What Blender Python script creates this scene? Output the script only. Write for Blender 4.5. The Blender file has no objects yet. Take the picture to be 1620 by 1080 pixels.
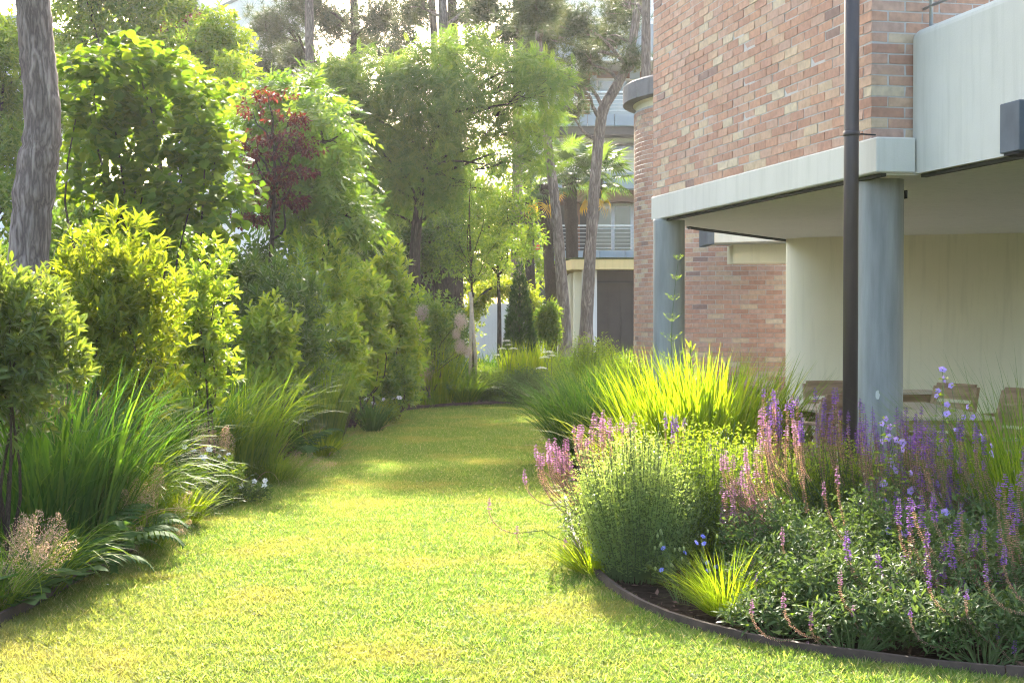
import bpy, math
import numpy as np
from mathutils import Vector, Matrix

R = math.radians
scene = bpy.context.scene
COL = scene.collection
rng = np.random.default_rng(11)

# ------------------------------------------------------------------ camera, sky, sun, exposure
F = 2250.0                      # focal length in photograph pixels (50 mm on 36 mm)
EYE = 1.5
TILT = math.atan(42.0 / F)
cam_d = bpy.data.cameras.new('camera')
cam = bpy.data.objects.new('camera', cam_d)
COL.objects.link(cam)
cam_d.sensor_width = 36.0
cam_d.lens = 50.0
cam_d.clip_start = 0.1
cam_d.clip_end = 3000.0
cam.location = (0, 0, EYE)
cam.rotation_euler = (math.pi / 2 - TILT, 0, 0)
scene.camera = cam

SUN_EL = R(28.5)
SUN_AZ = R(-3.0)                # from +Y towards +X
world = bpy.data.worlds.new('World')
scene.world = world
world.use_nodes = True
wn = world.node_tree
wn.nodes.clear()
sky = wn.nodes.new('ShaderNodeTexSky')
sky.sky_type = 'NISHITA'
sky.sun_disc = False
sky.sun_elevation = SUN_EL
sky.sun_rotation = SUN_AZ
sky.air_density = 1.0
sky.dust_density = 5.0
sky.ozone_density = 0.4
bg = wn.nodes.new('ShaderNodeBackground')
bg.inputs['Strength'].default_value = 0.15
wo = wn.nodes.new('ShaderNodeOutputWorld')
wn.links.new(sky.outputs[0], bg.inputs[0])
wn.links.new(bg.outputs[0], wo.inputs[0])
sun_d = bpy.data.lights.new('sun', 'SUN')
sun_d.energy = 5.0
sun_d.angle = R(0.6)
sun_d.color = (1.0, 0.91, 0.76)
sun = bpy.data.objects.new('sun', sun_d)
COL.objects.link(sun)
sd = Vector((math.sin(SUN_AZ) * math.cos(SUN_EL), math.cos(SUN_AZ) * math.cos(SUN_EL), math.sin(SUN_EL)))
sun.rotation_euler = sd.to_track_quat('Z', 'Y').to_euler()
sun.location = (0, 0, 30)

vs = scene.view_settings
vs.view_transform = 'Standard'
vs.look = 'None'
vs.gamma = 1.0
vs.exposure = 2.66
scene.cycles.use_denoising = True
scene.cycles.denoising_prefilter = 'NONE'
scene.cycles.filter_width = 1.15
scene.cycles.max_bounces = 8
scene.cycles.diffuse_bounces = 4
scene.cycles.glossy_bounces = 3
scene.cycles.transmission_bounces = 6
scene.cycles.transparent_max_bounces = 6
scene.cycles.volume_bounces = 0
scene.cycles.caustics_reflective = False
scene.cycles.caustics_refractive = False

# ------------------------------------------------------------------ helpers: position on site
def P(px, py, Y):
    """world point seen at photograph pixel px,py at distance Y"""
    a = (px - 810.0) / F
    b = -(py - 540.0) / F
    dy = math.cos(TILT) + b * math.sin(TILT)
    dz = -math.sin(TILT) + b * math.cos(TILT)
    k = Y / dy
    return np.array([a * k, Y, EYE + dz * k])

def G0(px, py, z=0.0):
    a = (px - 810.0) / F
    b = -(py - 540.0) / F
    dy = math.cos(TILT) + b * math.sin(TILT)
    dz = -math.sin(TILT) + b * math.cos(TILT)
    k = (z - EYE) / dz
    return np.array([a * k, dy * k, z])

def unit(v):
    v = np.asarray(v, float)
    return v / np.maximum(np.linalg.norm(v, axis=-1, keepdims=True), 1e-9)

# ------------------------------------------------------------------ helpers: mesh building
class Geo:
    def __init__(self):
        self.v = []; self.n = 0; self.t = []; self.f = []

    def add(self, V, Fs, tint=0.5, mat=0):
        """V (n,3); Fs list of (m,k) index arrays"""
        V = np.asarray(V, float)
        self.v.append(V)
        t = np.asarray(tint, float)
        if t.ndim == 0:
            t = np.full(len(V), float(t))
        self.t.append(t)
        for Fa in Fs:
            Fa = np.asarray(Fa, int)
            if len(Fa):
                self.f.append((Fa + self.n, mat))
        self.n += len(V)
        return self

    def scatter(self, tpl, pos, d, up, size, tint=None, mat=0):
        V, Fs = tpl
        pos = np.asarray(pos, float)
        N = len(pos)
        if N == 0:
            return self
        d = unit(d)
        x = np.cross(d, up)
        bad = np.linalg.norm(x, axis=1) < 1e-4
        if bad.any():
            x[bad] = np.cross(d[bad], np.array([0.3, 0.8, 0.52]))
        x = unit(x)
        z = np.cross(x, d)
        size = np.asarray(size, float)
        if size.ndim == 0:
            size = np.full(N, float(size))
        s = size[:, None, None]
        W = pos[:, None, :] + s * (V[None, :, 0:1] * x[:, None, :] + V[None, :, 1:2] * d[:, None, :] + V[None, :, 2:3] * z[:, None, :])
        if tint is None:
            tint = rng.random(N)
        t = np.repeat(tint, len(V))
        nF = []
        for Fa in Fs:
            Fa = np.asarray(Fa, int)
            nF.append((Fa[None] + (np.arange(N) * len(V))[:, None, None]).reshape(-1, Fa.shape[1]))
        return self.add(W.reshape(-1, 3), nF, t, mat)

    def box(self, lo, hi, tint=0.5, mat=0, M=None):
        x0, y0, z0 = lo; x1, y1, z1 = hi
        V = np.array([[x0, y0, z0], [x1, y0, z0], [x1, y1, z0], [x0, y1, z0], [x0, y0, z1], [x1, y0, z1], [x1, y1, z1], [x0, y1, z1]], float)
        if M is not None:
            V = V @ np.array(M)[:3, :3].T + np.array(M)[:3, 3]
        return self.add(V, [BOXF], tint, mat)

    def tube(self, pts, rad, sides=7, tint=0.5, mat=0, cap=True):
        pts = np.asarray(pts, float)
        n = len(pts)
        rad = np.asarray(rad, float)
        if rad.ndim == 0:
            rad = np.full(n, float(rad))
        T = unit(np.gradient(pts, axis=0))
        ref = np.array([1.0, 0, 0]) if abs(T[:, 2]).mean() > 0.7 else np.array([0, 0, 1.0])
        A = unit(np.cross(T, ref)); B = np.cross(T, A)
        a = np.arange(sides) * 2 * math.pi / sides
        V = pts[:, None] + rad[:, None, None] * (np.cos(a)[None, :, None] * A[:, None] + np.sin(a)[None, :, None] * B[:, None])
        V = V.reshape(-1, 3)
        i = np.arange(n - 1)[:, None] * sides
        j = np.arange(sides)[None]
        j2 = (j + 1) % sides
        q = np.stack([i + j, i + j2, i + sides + j2, i + sides + j], -1).reshape(-1, 4)
        Fs = [q]
        if cap:
            Fs.append(np.array([list(range(sides))[::-1]]))
            Fs.append(np.array([[(n - 1) * sides + k for k in range(sides)]]))
        return self.add(V, Fs, tint, mat)

    def mesh(self, name, mats, smooth=False):
        me = bpy.data.meshes.new(name)
        V = np.concatenate(self.v).astype(np.float32)
        me.vertices.add(len(V))
        me.vertices.foreach_set('co', V.ravel())
        loops = np.concatenate([f.ravel() for f, m in self.f]).astype(np.int32)
        tot = np.concatenate([np.full(len(f), f.shape[1]) for f, m in self.f])
        mi = np.concatenate([np.full(len(f), m) for f, m in self.f]).astype(np.int32)
        st = np.concatenate([[0], np.cumsum(tot)[:-1]]).astype(np.int32)
        me.loops.add(len(loops))
        me.loops.foreach_set('vertex_index', loops)
        me.polygons.add(len(tot))
        me.polygons.foreach_set('loop_start', st)
        me.polygons.foreach_set('material_index', mi)
        me.polygons.foreach_set('use_smooth', np.full(len(tot), bool(smooth)))
        at = me.attributes.new('tint', 'FLOAT', 'POINT')
        at.data.foreach_set('value', np.concatenate(self.t).astype(np.float32))
        if not isinstance(mats, (list, tuple)):
            mats = [mats]
        for m in mats:
            me.materials.append(m)
        me.update(calc_edges=True)
        return me

    def obj(self, name, mats, parent=None, smooth=False, kind=None, label=None, loc=None):
        o = bpy.data.objects.new(name, self.mesh(name, mats, smooth))
        COL.objects.link(o)
        if parent is not None:
            o.parent = parent
        if loc is not None:
            o.location = loc
        if kind:
            o['kind'] = kind
        if label:
            o['label'] = label
        return o

BOXF = np.array([[0, 3, 2, 1], [4, 5, 6, 7], [0, 1, 5, 4], [1, 2, 6, 5], [2, 3, 7, 6], [3, 0, 4, 7]])

def thing(name, label, cat, loc=(0, 0, 0), rz=0.0, group=None):
    o = bpy.data.objects.new(name, None)
    o.empty_display_size = 0.1
    COL.objects.link(o)
    o.location = tuple(float(c) for c in loc)
    o.rotation_euler = (0, 0, rz)
    tag(o, label, cat, group)
    return o

def tag(o, label, cat, group=None):
    o['label'] = label; o['category'] = cat
    if group:
        o['group'] = group
    return o

def inst(name, me, parent, mat4, kind=None):
    o = bpy.data.objects.new(name, me)
    COL.objects.link(o)
    o.parent = parent
    o.matrix_local = mat4
    if kind:
        o['kind'] = kind
    return o

def copy_tree(o, parent=None):
    c = o.copy(); COL.objects.link(c); c.parent = parent
    for ch in list(o.children):
        copy_tree(ch, c)
    return c

def basis(pos, d, up, s=1.0):
    d = Vector(d).normalized(); x = d.cross(Vector(up))
    if x.length < 1e-4:
        x = d.cross(Vector((0.3, 0.8, 0.5)))
    x.normalize(); z = x.cross(d)
    M = Matrix.Identity(4)
    for i in range(3):
        M[i][0] = x[i] * s; M[i][1] = d[i] * s; M[i][2] = z[i] * s; M[i][3] = pos[i]
    return M

# ------------------------------------------------------------------ materials
def new_mat(name):
    m = bpy.data.materials.new(name)
    m.use_nodes = True
    nt = m.node_tree
    b = nt.nodes['Principled BSDF']
    return m, nt, b

def N(nt, typ, **kw):
    n = nt.nodes.new(typ)
    for k, v in kw.items():
        setattr(n, k, v)
    return n

def ramp(nt, stops, interp='LINEAR'):
    r = N(nt, 'ShaderNodeValToRGB')
    cr = r.color_ramp
    cr.interpolation = interp
    while len(cr.elements) > 1:
        cr.elements.remove(cr.elements[-1])
    cr.elements[0].position = stops[0][0]
    cr.elements[0].color = (*stops[0][1], 1)
    for p, c in stops[1:]:
        e = cr.elements.new(p); e.color = (*c, 1)
    return r

def noise(nt, scale, detail=4, rough=0.55, coord='Object', stretch=None):
    tc = N(nt, 'ShaderNodeTexCoord')
    n = N(nt, 'ShaderNodeTexNoise')
    n.inputs['Scale'].default_value = scale
    n.inputs['Detail'].default_value = detail
    n.inputs['Roughness'].default_value = rough
    if stretch:
        mp = N(nt, 'ShaderNodeMapping')
        mp.inputs['Scale'].default_value = stretch
        nt.links.new(tc.outputs[coord], mp.inputs[0]); nt.links.new(mp.outputs[0], n.inputs[0])
    else:
        nt.links.new(tc.outputs[coord], n.inputs[0])
    return n

def bump(nt, b, src, strength=0.3, dist=0.01):
    bp = N(nt, 'ShaderNodeBump')
    bp.inputs['Strength'].default_value = strength
    bp.inputs['Distance'].default_value = dist
    nt.links.new(src, bp.inputs['Height'])
    nt.links.new(bp.outputs[0], b.inputs['Normal'])

def leaf_mat(name, stops, trans=0.45, tcol=None, rough=0.45, spec=0.35, objrand=False):
    """stops: list of reflect colours spread over tint; tcol multiplies into the transmitted colour"""
    m, nt, b = new_mat(name)
    at = N(nt, 'ShaderNodeAttribute'); at.attribute_name = 'tint'
    k = len(stops)
    r = ramp(nt, [(i / max(1, k - 1), c) for i, c in enumerate(stops)])
    if objrand:
        oi = N(nt, 'ShaderNodeObjectInfo')
        nt.links.new(oi.outputs['Random'], r.inputs[0])
    else:
        nt.links.new(at.outputs['Fac'], r.inputs[0])
    nt.links.new(r.outputs[0], b.inputs['Base Color'])
    b.inputs['Roughness'].default_value = rough
    b.inputs['Specular IOR Level'].default_value = spec
    if trans > 0:
        tr = N(nt, 'ShaderNodeBsdfTranslucent')
        mu = N(nt, 'ShaderNodeMix', data_type='RGBA', blend_type='MULTIPLY')
        mu.inputs[0].default_value = 1.0
        tc = tcol or (2.6, 2.4, 0.9)
        nt.links.new(r.outputs[0], mu.inputs[6])
        mu.inputs[7].default_value = (*tc, 1)
        nt.links.new(mu.outputs[2], tr.inputs[0])
        mx = N(nt, 'ShaderNodeMixShader')
        mx.inputs[0].default_value = trans
        nt.links.new(b.outputs[0], mx.inputs[1]); nt.links.new(tr.outputs[0], mx.inputs[2])
        nt.links.new(mx.outputs[0], nt.nodes['Material Output'].inputs[0])
    return m

def plain(name, col, rough=0.6, spec=0.3, var=0.12, scale=6.0, metal=0.0, bmp=0.0, bscale=60, coord='Object', stretch=None):
    m, nt, b = new_mat(name)
    n = noise(nt, scale, 5, 0.6, coord, stretch)
    c = np.array(col)
    r = ramp(nt, [(0.3, tuple(c * (1 - var))), (0.7, tuple(np.minimum(c * (1 + var), 1)))])
    nt.links.new(n.outputs['Fac'], r.inputs[0])
    nt.links.new(r.outputs[0], b.inputs['Base Color'])
    b.inputs['Roughness'].default_value = rough
    b.inputs['Specular IOR Level'].default_value = spec
    b.inputs['Metallic'].default_value = metal
    if bmp:
        n2 = noise(nt, bscale, 6, 0.65, coord, stretch)
        bump(nt, b, n2.outputs['Fac'], bmp, 0.01)
    return m

def bark(name, c0, c1, scale=5.0, depth=0.03):
    m, nt, b = new_mat(name)
    tc = N(nt, 'ShaderNodeTexCoord')
    mp = N(nt, 'ShaderNodeMapping'); mp.inputs['Scale'].default_value = (1, 1, 0.16)
    nt.links.new(tc.outputs['Object'], mp.inputs[0])
    vo = N(nt, 'ShaderNodeTexVoronoi'); vo.feature = 'DISTANCE_TO_EDGE'
    vo.inputs['Scale'].default_value = scale * 4
    nz = N(nt, 'ShaderNodeTexNoise'); nz.inputs['Scale'].default_value = scale * 2.2; nz.inputs['Detail'].default_value = 7
    nt.links.new(mp.outputs[0], nz.inputs[0])
    add = N(nt, 'ShaderNodeMix', data_type='VECTOR'); add.inputs[0].default_value = 0.42
    nt.links.new(mp.outputs[0], add.inputs[4]); nt.links.new(nz.outputs['Color'], add.inputs[5])
    nt.links.new(add.outputs[1], vo.inputs[0])
    r = ramp(nt, [(0.0, tuple(np.array(c0) * 0.6)), (0.12, c0), (0.6, c1)])
    nt.links.new(vo.outputs['Distance'], r.inputs[0])
    mu = N(nt, 'ShaderNodeMix', data_type='RGBA', blend_type='MULTIPLY'); mu.inputs[0].default_value = 0.7
    r2 = ramp(nt, [(0.3, (0.55, 0.52, 0.5)), (0.7, (1.15, 1.12, 1.1))])
    nt.links.new(nz.outputs['Fac'], r2.inputs[0])
    nt.links.new(r.outputs[0], mu.inputs[6]); nt.links.new(r2.outputs[0], mu.inputs[7])
    nt.links.new(mu.outputs[2], b.inputs['Base Color'])
    b.inputs['Roughness'].default_value = 0.9
    b.inputs['Specular IOR Level'].default_value = 0.15
    mx = N(nt, 'ShaderNodeMath', operation='ADD')
    nt.links.new(vo.outputs['Distance'], mx.inputs[0]); nt.links.new(nz.outputs['Fac'], mx.inputs[1])
    bump(nt, b, mx.outputs[0], 0.9, depth)
    return m

BRICK_STOPS = [(0.0, (0.41, 0.235, 0.165)), (0.12, (0.47, 0.29, 0.205)), (0.28, (0.48, 0.315, 0.235)), (0.42, (0.43, 0.25, 0.18)),
               (0.55, (0.51, 0.35, 0.24)), (0.66, (0.48, 0.28, 0.19)), (0.78, (0.53, 0.41, 0.28)), (0.88, (0.45, 0.30, 0.23)),
               (0.945, (0.55, 0.46, 0.33)), (0.98, (0.27, 0.18, 0.15)), (1.0, (0.22, 0.16, 0.14))]

def brick_mat(name, objrand):
    m, nt, b = new_mat(name)
    r = ramp(nt, BRICK_STOPS, 'CONSTANT')
    if objrand:
        oi = N(nt, 'ShaderNodeObjectInfo'); nt.links.new(oi.outputs['Random'], r.inputs[0])
    else:
        at = N(nt, 'ShaderNodeAttribute'); at.attribute_name = 'tint'; nt.links.new(at.outputs['Fac'], r.inputs[0])
    tc = N(nt, 'ShaderNodeNewGeometry')
    n1 = N(nt, 'ShaderNodeTexNoise'); n1.inputs['Scale'].default_value = 22; n1.inputs['Detail'].default_value = 6
    n2 = N(nt, 'ShaderNodeTexNoise'); n2.inputs['Scale'].default_value = 9; n2.inputs['Detail'].default_value = 2
    nt.links.new(tc.outputs['Position'], n1.inputs[0]); nt.links.new(tc.outputs['Position'], n2.inputs[0])
    r1 = ramp(nt, [(0.3, (0.72, 0.70, 0.70)), (0.55, (1.0, 1.0, 1.0)), (0.75, (1.22, 1.2, 1.15))])
    nt.links.new(n1.outputs['Fac'], r1.inputs[0])
    mu = N(nt, 'ShaderNodeMix', data_type='RGBA', blend_type='MULTIPLY'); mu.inputs[0].default_value = 0.75
    nt.links.new(r.outputs[0], mu.inputs[6]); nt.links.new(r1.outputs[0], mu.inputs[7])
    r2 = ramp(nt, [(0.62, (0, 0, 0)), (0.72, (1, 1, 1))])
    nt.links.new(n2.outputs['Fac'], r2.inputs[0])
    mx = N(nt, 'ShaderNodeMix', data_type='RGBA')
    f = N(nt, 'ShaderNodeMath', operation='MULTIPLY'); f.inputs[1].default_value = 0.45
    nt.links.new(r2.outputs[0], f.inputs[0]); nt.links.new(f.outputs[0], mx.inputs[0])
    nt.links.new(mu.outputs[2], mx.inputs[6]); mx.inputs[7].default_value = (0.50, 0.33, 0.21, 1)
    nt.links.new(mx.outputs[2], b.inputs['Base Color'])
    b.inputs['Roughness'].default_value = 0.85
    b.inputs['Specular IOR Level'].default_value = 0.2
    bump(nt, b, n1.outputs['Fac'], 0.25, 0.005)
    return m

M_brick = brick_mat('brick_joined', False)
M_brick1 = brick_mat('brick_single', True)
M_mortar = plain('mortar', (0.50, 0.48, 0.45), 0.95, 0.1, 0.15, 14, bmp=0.4, bscale=120)

def render_wall_mat(name, col, streak=0.10):
    m, nt, b = new_mat(name)
    c = np.array(col)
    n1 = noise(nt, 1.6, 6, 0.6)
    n2 = noise(nt, 3.0, 5, 0.6, stretch=(5, 5, 0.35))
    r1 = ramp(nt, [(0.3, tuple(c * (1 - streak))), (0.7, tuple(c))])
    nt.links.new(n1.outputs['Fac'], r1.inputs[0])
    r2 = ramp(nt, [(0.32, (0.80, 0.81, 0.79)), (0.5, (1, 1, 1))])
    nt.links.new(n2.outputs['Fac'], r2.inputs[0])
    mu = N(nt, 'ShaderNodeMix', data_type='RGBA', blend_type='MULTIPLY'); mu.inputs[0].default_value = 0.42
    nt.links.new(r1.outputs[0], mu.inputs[6]); nt.links.new(r2.outputs[0], mu.inputs[7])
    nt.links.new(mu.outputs[2], b.inputs['Base Color'])
    b.inputs['Roughness'].default_value = 0.9
    b.inputs['Specular IOR Level'].default_value = 0.15
    n3 = noise(nt, 90, 5, 0.7)
    bump(nt, b, n3.outputs['Fac'], 0.25, 0.006)
    return m

M_white = render_wall_mat('white_render', (0.60, 0.59, 0.52))
M_soffit = render_wall_mat('soffit_render', (0.68, 0.67, 0.60), 0.06)
M_cream = render_wall_mat('cream_render', (0.74, 0.70, 0.52), 0.05)
M_far_white = render_wall_mat('far_white', (0.72, 0.72, 0.72), 0.06)
M_yellow = render_wall_mat('yellow_fascia', (0.72, 0.56, 0.27), 0.08)
M_steel = plain('grey_painted_steel', (0.255, 0.268, 0.255), 0.55, 0.4, 0.24, 2.5, bmp=0.08, bscale=40, stretch=(4, 4, 0.5))
M_chip = plain('paint_chip', (0.55, 0.56, 0.5), 0.7)
M_pipe = plain('brown_pipe', (0.060, 0.045, 0.042), 0.42, 0.45, 0.25, 3, stretch=(4, 4, 0.4))
M_pipe_dark = plain('dark_metal', (0.03, 0.03, 0.032), 0.8, 0.15)
M_box = plain('slate_metal', (0.085, 0.105, 0.125), 0.75, 0.25, 0.2, 5)
M_cap = plain('lead_cap', (0.15, 0.15, 0.155), 0.75, 0.25, 0.2, 5)
M_rail = plain('galvanised_rail', (0.45, 0.47, 0.48), 0.35, 0.5, 0.1, 8, metal=0.6)
M_drip = plain('drip_gap', (0.04, 0.042, 0.035), 0.9, 0.1)  # dark colour for the shadow line of the drip gap; also the ceiling edge
M_door = plain('brown_garage_door', (0.045, 0.036, 0.033), 0.55, 0.3, 0.15, 3)
M_panel = plain('blue_grey_panel', (0.20, 0.25, 0.29), 0.5, 0.4, 0.08, 1)
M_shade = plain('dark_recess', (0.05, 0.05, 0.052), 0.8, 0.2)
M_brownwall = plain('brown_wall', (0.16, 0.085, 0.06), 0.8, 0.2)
M_frame = plain('white_frame', (0.7, 0.7, 0.7), 0.5, 0.3, 0.04)
M_shutter = plain('roller_shutter', (0.68, 0.66, 0.60), 0.6, 0.3, 0.05)
M_globe = plain('globe_lamp', (0.45, 0.45, 0.43), 0.25, 0.5, 0.05)
M_stake = plain('weathered_stake', (0.36, 0.30, 0.22), 0.85, 0.15, 0.2, 20)

def glass_mat(name, col, rough=0.08):
    m, nt, b = new_mat(name)
    b.inputs['Base Color'].default_value = (*col, 1)
    b.inputs['Roughness'].default_value = rough
    b.inputs['Specular IOR Level'].default_value = 0.9
    return m
M_glass = glass_mat('window_glass', (0.05, 0.07, 0.06))
M_rail_glass = glass_mat('balcony_glass', (0.22, 0.27, 0.28), 0.15)

def teak():
    m, nt, b = new_mat('teak')
    n1 = noise(nt, 3.5, 4, 0.5, stretch=(0.8, 7, 7))
    r1 = ramp(nt, [(0.3, (0.20, 0.12, 0.07)), (0.55, (0.32, 0.21, 0.125)), (0.75, (0.42, 0.30, 0.19))])
    nt.links.new(n1.outputs['Fac'], r1.inputs[0])
    nt.links.new(r1.outputs[0], b.inputs['Base Color'])
    b.inputs['Roughness'].default_value = 0.65
    b.inputs['Specular IOR Level'].default_value = 0.25
    bump(nt, b, n1.outputs['Fac'], 0.2, 0.004)
    return m
M_teak = teak()
M_table = plain('weathered_teak_top', (0.46, 0.39, 0.30), 0.7, 0.2, 0.2, 9, stretch=(1, 9, 1))  # teak painted lighter on table tops, where they catch the sky light

def soil_mat(name, c0, c1):
    m, nt, b = new_mat(name)
    n1 = noise(nt, 12, 8, 0.7)
    r1 = ramp(nt, [(0.3, c0), (0.7, c1)])
    nt.links.new(n1.outputs['Fac'], r1.inputs[0]); nt.links.new(r1.outputs[0], b.inputs['Base Color'])
    b.inputs['Roughness'].default_value = 1.0
    b.inputs['Specular IOR Level'].default_value = 0.0
    n2 = noise(nt, 70, 6, 0.7)
    bump(nt, b, n2.outputs['Fac'], 0.9, 0.03)
    return m
M_soil = soil_mat('bed_soil', (0.035, 0.024, 0.016), (0.085, 0.060, 0.040))
M_ground = soil_mat('open_ground', (0.035, 0.045, 0.018), (0.075, 0.085, 0.03))
M_thatch = soil_mat('lawn_thatch', (0.060, 0.075, 0.018), (0.16, 0.15, 0.045))
M_paving = plain('patio_stone', (0.30, 0.28, 0.25), 0.8, 0.2, 0.15, 3, bmp=0.2)
M_chips = leaf_mat('bark_chips', [(0.05, 0.025, 0.016), (0.11, 0.055, 0.035), (0.17, 0.09, 0.06)], 0, rough=0.9)
M_edging = plain('edging_board', (0.075, 0.052, 0.040), 0.75, 0.25, 0.35, 8, bmp=0.4, bscale=50)

def grass_mat():
    m, nt, b = new_mat('lawn_blades')
    geo = N(nt, 'ShaderNodeNewGeometry')
    n1 = N(nt, 'ShaderNodeTexNoise'); n1.inputs['Scale'].default_value = 1.1; n1.inputs['Detail'].default_value = 5; n1.inputs['Roughness'].default_value = 0.65
    nt.links.new(geo.outputs['Position'], n1.inputs[0])
    at = N(nt, 'ShaderNodeAttribute'); at.attribute_name = 'tint'
    r = ramp(nt, [(0.0, (0.078, 0.138, 0.026)), (0.45, (0.124, 0.190, 0.040)), (0.78, (0.190, 0.232, 0.065)), (0.88, (0.33, 0.29, 0.12)), (1.0, (0.46, 0.38, 0.22))])
    nt.links.new(at.outputs['Fac'], r.inputs[0])
    r2 = ramp(nt, [(0.50, (0, 0, 0)), (0.68, (1, 1, 1))])
    nt.links.new(n1.outputs['Fac'], r2.inputs[0])
    # drier strip of turf towards the near left corner
    sp = N(nt, 'ShaderNodeSeparateXYZ'); nt.links.new(geo.outputs['Position'], sp.inputs[0])
    mr = N(nt, 'ShaderNodeMapRange'); mr.inputs[1].default_value = -0.6; mr.inputs[2].default_value = -2.3; mr.clamp = True
    mr2 = N(nt, 'ShaderNodeMapRange'); mr2.inputs[1].default_value = 8.4; mr2.inputs[2].default_value = 6.2; mr2.clamp = True
    nt.links.new(sp.outputs[0], mr.inputs[0]); nt.links.new(sp.outputs[1], mr2.inputs[0])
    ml = N(nt, 'ShaderNodeMath', operation='MULTIPLY'); nt.links.new(mr.outputs[0], ml.inputs[0]); nt.links.new(mr2.outputs[0], ml.inputs[1])
    ad = N(nt, 'ShaderNodeMath', operation='MULTIPLY_ADD'); ad.inputs[1].default_value = 0.7
    nt.links.new(ml.outputs[0], ad.inputs[0]); nt.links.new(r2.outputs[0], ad.inputs[2]); ad.use_clamp = True
    f = N(nt, 'ShaderNodeMath', operation='MULTIPLY'); f.inputs[1].default_value = 0.55
    nt.links.new(ad.outputs[0], f.inputs[0])
    mx = N(nt, 'ShaderNodeMix', data_type='RGBA')
    nt.links.new(f.outputs[0], mx.inputs[0]); nt.links.new(r.outputs[0], mx.inputs[6]); mx.inputs[7].default_value = (0.30, 0.235, 0.08, 1)
    nt.links.new(mx.outputs[2], b.inputs['Base Color'])
    b.inputs['Roughness'].default_value = 0.7
    b.inputs['Specular IOR Level'].default_value = 0.15
    tr = N(nt, 'ShaderNodeBsdfTranslucent')
    mu = N(nt, 'ShaderNodeMix', data_type='RGBA', blend_type='MULTIPLY'); mu.inputs[0].default_value = 1
    nt.links.new(mx.outputs[2], mu.inputs[6]); mu.inputs[7].default_value = (2.15, 2.2, 1.1, 1)
    nt.links.new(mu.outputs[2], tr.inputs[0])
    ms = N(nt, 'ShaderNodeMixShader'); ms.inputs[0].default_value = 0.45
    nt.links.new(b.outputs[0], ms.inputs[1]); nt.links.new(tr.outputs[0], ms.inputs[2])
    nt.links.new(ms.outputs[0], nt.nodes['Material Output'].inputs[0])
    return m
M_lawn = grass_mat()

L_yellow = leaf_mat('leaf_yellow_green', [(0.072, 0.115, 0.014), (0.118, 0.165, 0.018), (0.175, 0.21, 0.026)], 0.5, (2.2, 2.0, 0.55))
L_yellow1 = leaf_mat('leaf_yellow_green_single', [(0.072, 0.115, 0.014), (0.118, 0.165, 0.018), (0.175, 0.21, 0.026)], 0.5, (2.2, 2.0, 0.55), objrand=True)
L_oleander = leaf_mat('leaf_grey_green', [(0.055, 0.092, 0.020), (0.091, 0.135, 0.028), (0.134, 0.173, 0.040)], 0.35, (2.4, 2.2, 0.8), 0.32, 0.5)
L_hazel = leaf_mat('leaf_hazel', [(0.043, 0.092, 0.012), (0.067, 0.124, 0.014), (0.110, 0.162, 0.020)], 0.45, (2.5, 2.3, 0.7), 0.6, 0.2)
L_hazel1 = leaf_mat('leaf_hazel_single', [(0.043, 0.092, 0.012), (0.067, 0.124, 0.014), (0.110, 0.162, 0.020)], 0.45, (2.5, 2.3, 0.7), 0.6, 0.2, objrand=True)
L_mid = leaf_mat('leaf_mid_green', [(0.055, 0.112, 0.020), (0.088, 0.148, 0.026), (0.13, 0.185, 0.036)], 0.42, (2.7, 2.4, 0.8))
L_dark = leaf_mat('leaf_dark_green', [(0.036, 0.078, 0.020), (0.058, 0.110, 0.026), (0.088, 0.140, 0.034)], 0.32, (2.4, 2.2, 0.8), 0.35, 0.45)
L_light = leaf_mat('leaf_light_green', [(0.091, 0.162, 0.018), (0.134, 0.205, 0.024), (0.183, 0.238, 0.032)], 0.48, (2.3, 2.1, 0.8))
L_feather = leaf_mat('leaf_feathery', [(0.055, 0.115, 0.025), (0.082, 0.145, 0.03), (0.125, 0.18, 0.04)], 0.42, (2.4, 2.2, 0.8))
L_elder = leaf_mat('leaf_box_elder', [(0.058, 0.12, 0.02), (0.088, 0.155, 0.026), (0.125, 0.185, 0.035)], 0.4, (2.2, 2.1, 0.8))
L_pink = leaf_mat('salvia_flower_pink', [(0.28, 0.14, 0.28), (0.36, 0.20, 0.34), (0.46, 0.28, 0.41)], 0.40, (1.5, 1.3, 1.3), 0.7)  # violet salvia flower coloured pinker for the clumps in sun
L_red = leaf_mat('leaf_red_maple', [(0.030, 0.010, 0.011), (0.05, 0.014, 0.014), (0.10, 0.03, 0.02)], 0.3, (2.8, 1.6, 1.0))
L_pine = leaf_mat('pine_needles', [(0.030, 0.055, 0.026), (0.05, 0.078, 0.034), (0.085, 0.10, 0.045)], 0.25, (2.2, 2.0, 0.9))
L_thuja = leaf_mat('thuja_sprays', [(0.014, 0.042, 0.010), (0.026, 0.065, 0.014), (0.05, 0.10, 0.02)], 0.25, (2.4, 2.2, 0.8))
L_palm = leaf_mat('palm_fan', [(0.035, 0.075, 0.022), (0.058, 0.105, 0.028), (0.09, 0.14, 0.036)], 0.3, (2.4, 2.2, 0.7))
L_palm_dead = leaf_mat('palm_fan_yellow', [(0.45, 0.30, 0.03), (0.55, 0.36, 0.04)], 0.45, (1.3, 1.1, 0.4))
L_grass = leaf_mat('blade_green', [(0.055, 0.113, 0.014), (0.085, 0.151, 0.018), (0.134, 0.194, 0.024)], 0.42, (2.5, 2.3, 0.7), 0.62, 0.2)
L_grass_b = leaf_mat('blade_bright', [(0.116, 0.178, 0.013), (0.171, 0.227, 0.016), (0.232, 0.259, 0.024)], 0.5, (1.75, 1.85, 0.55), 0.62, 0.2)
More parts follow.
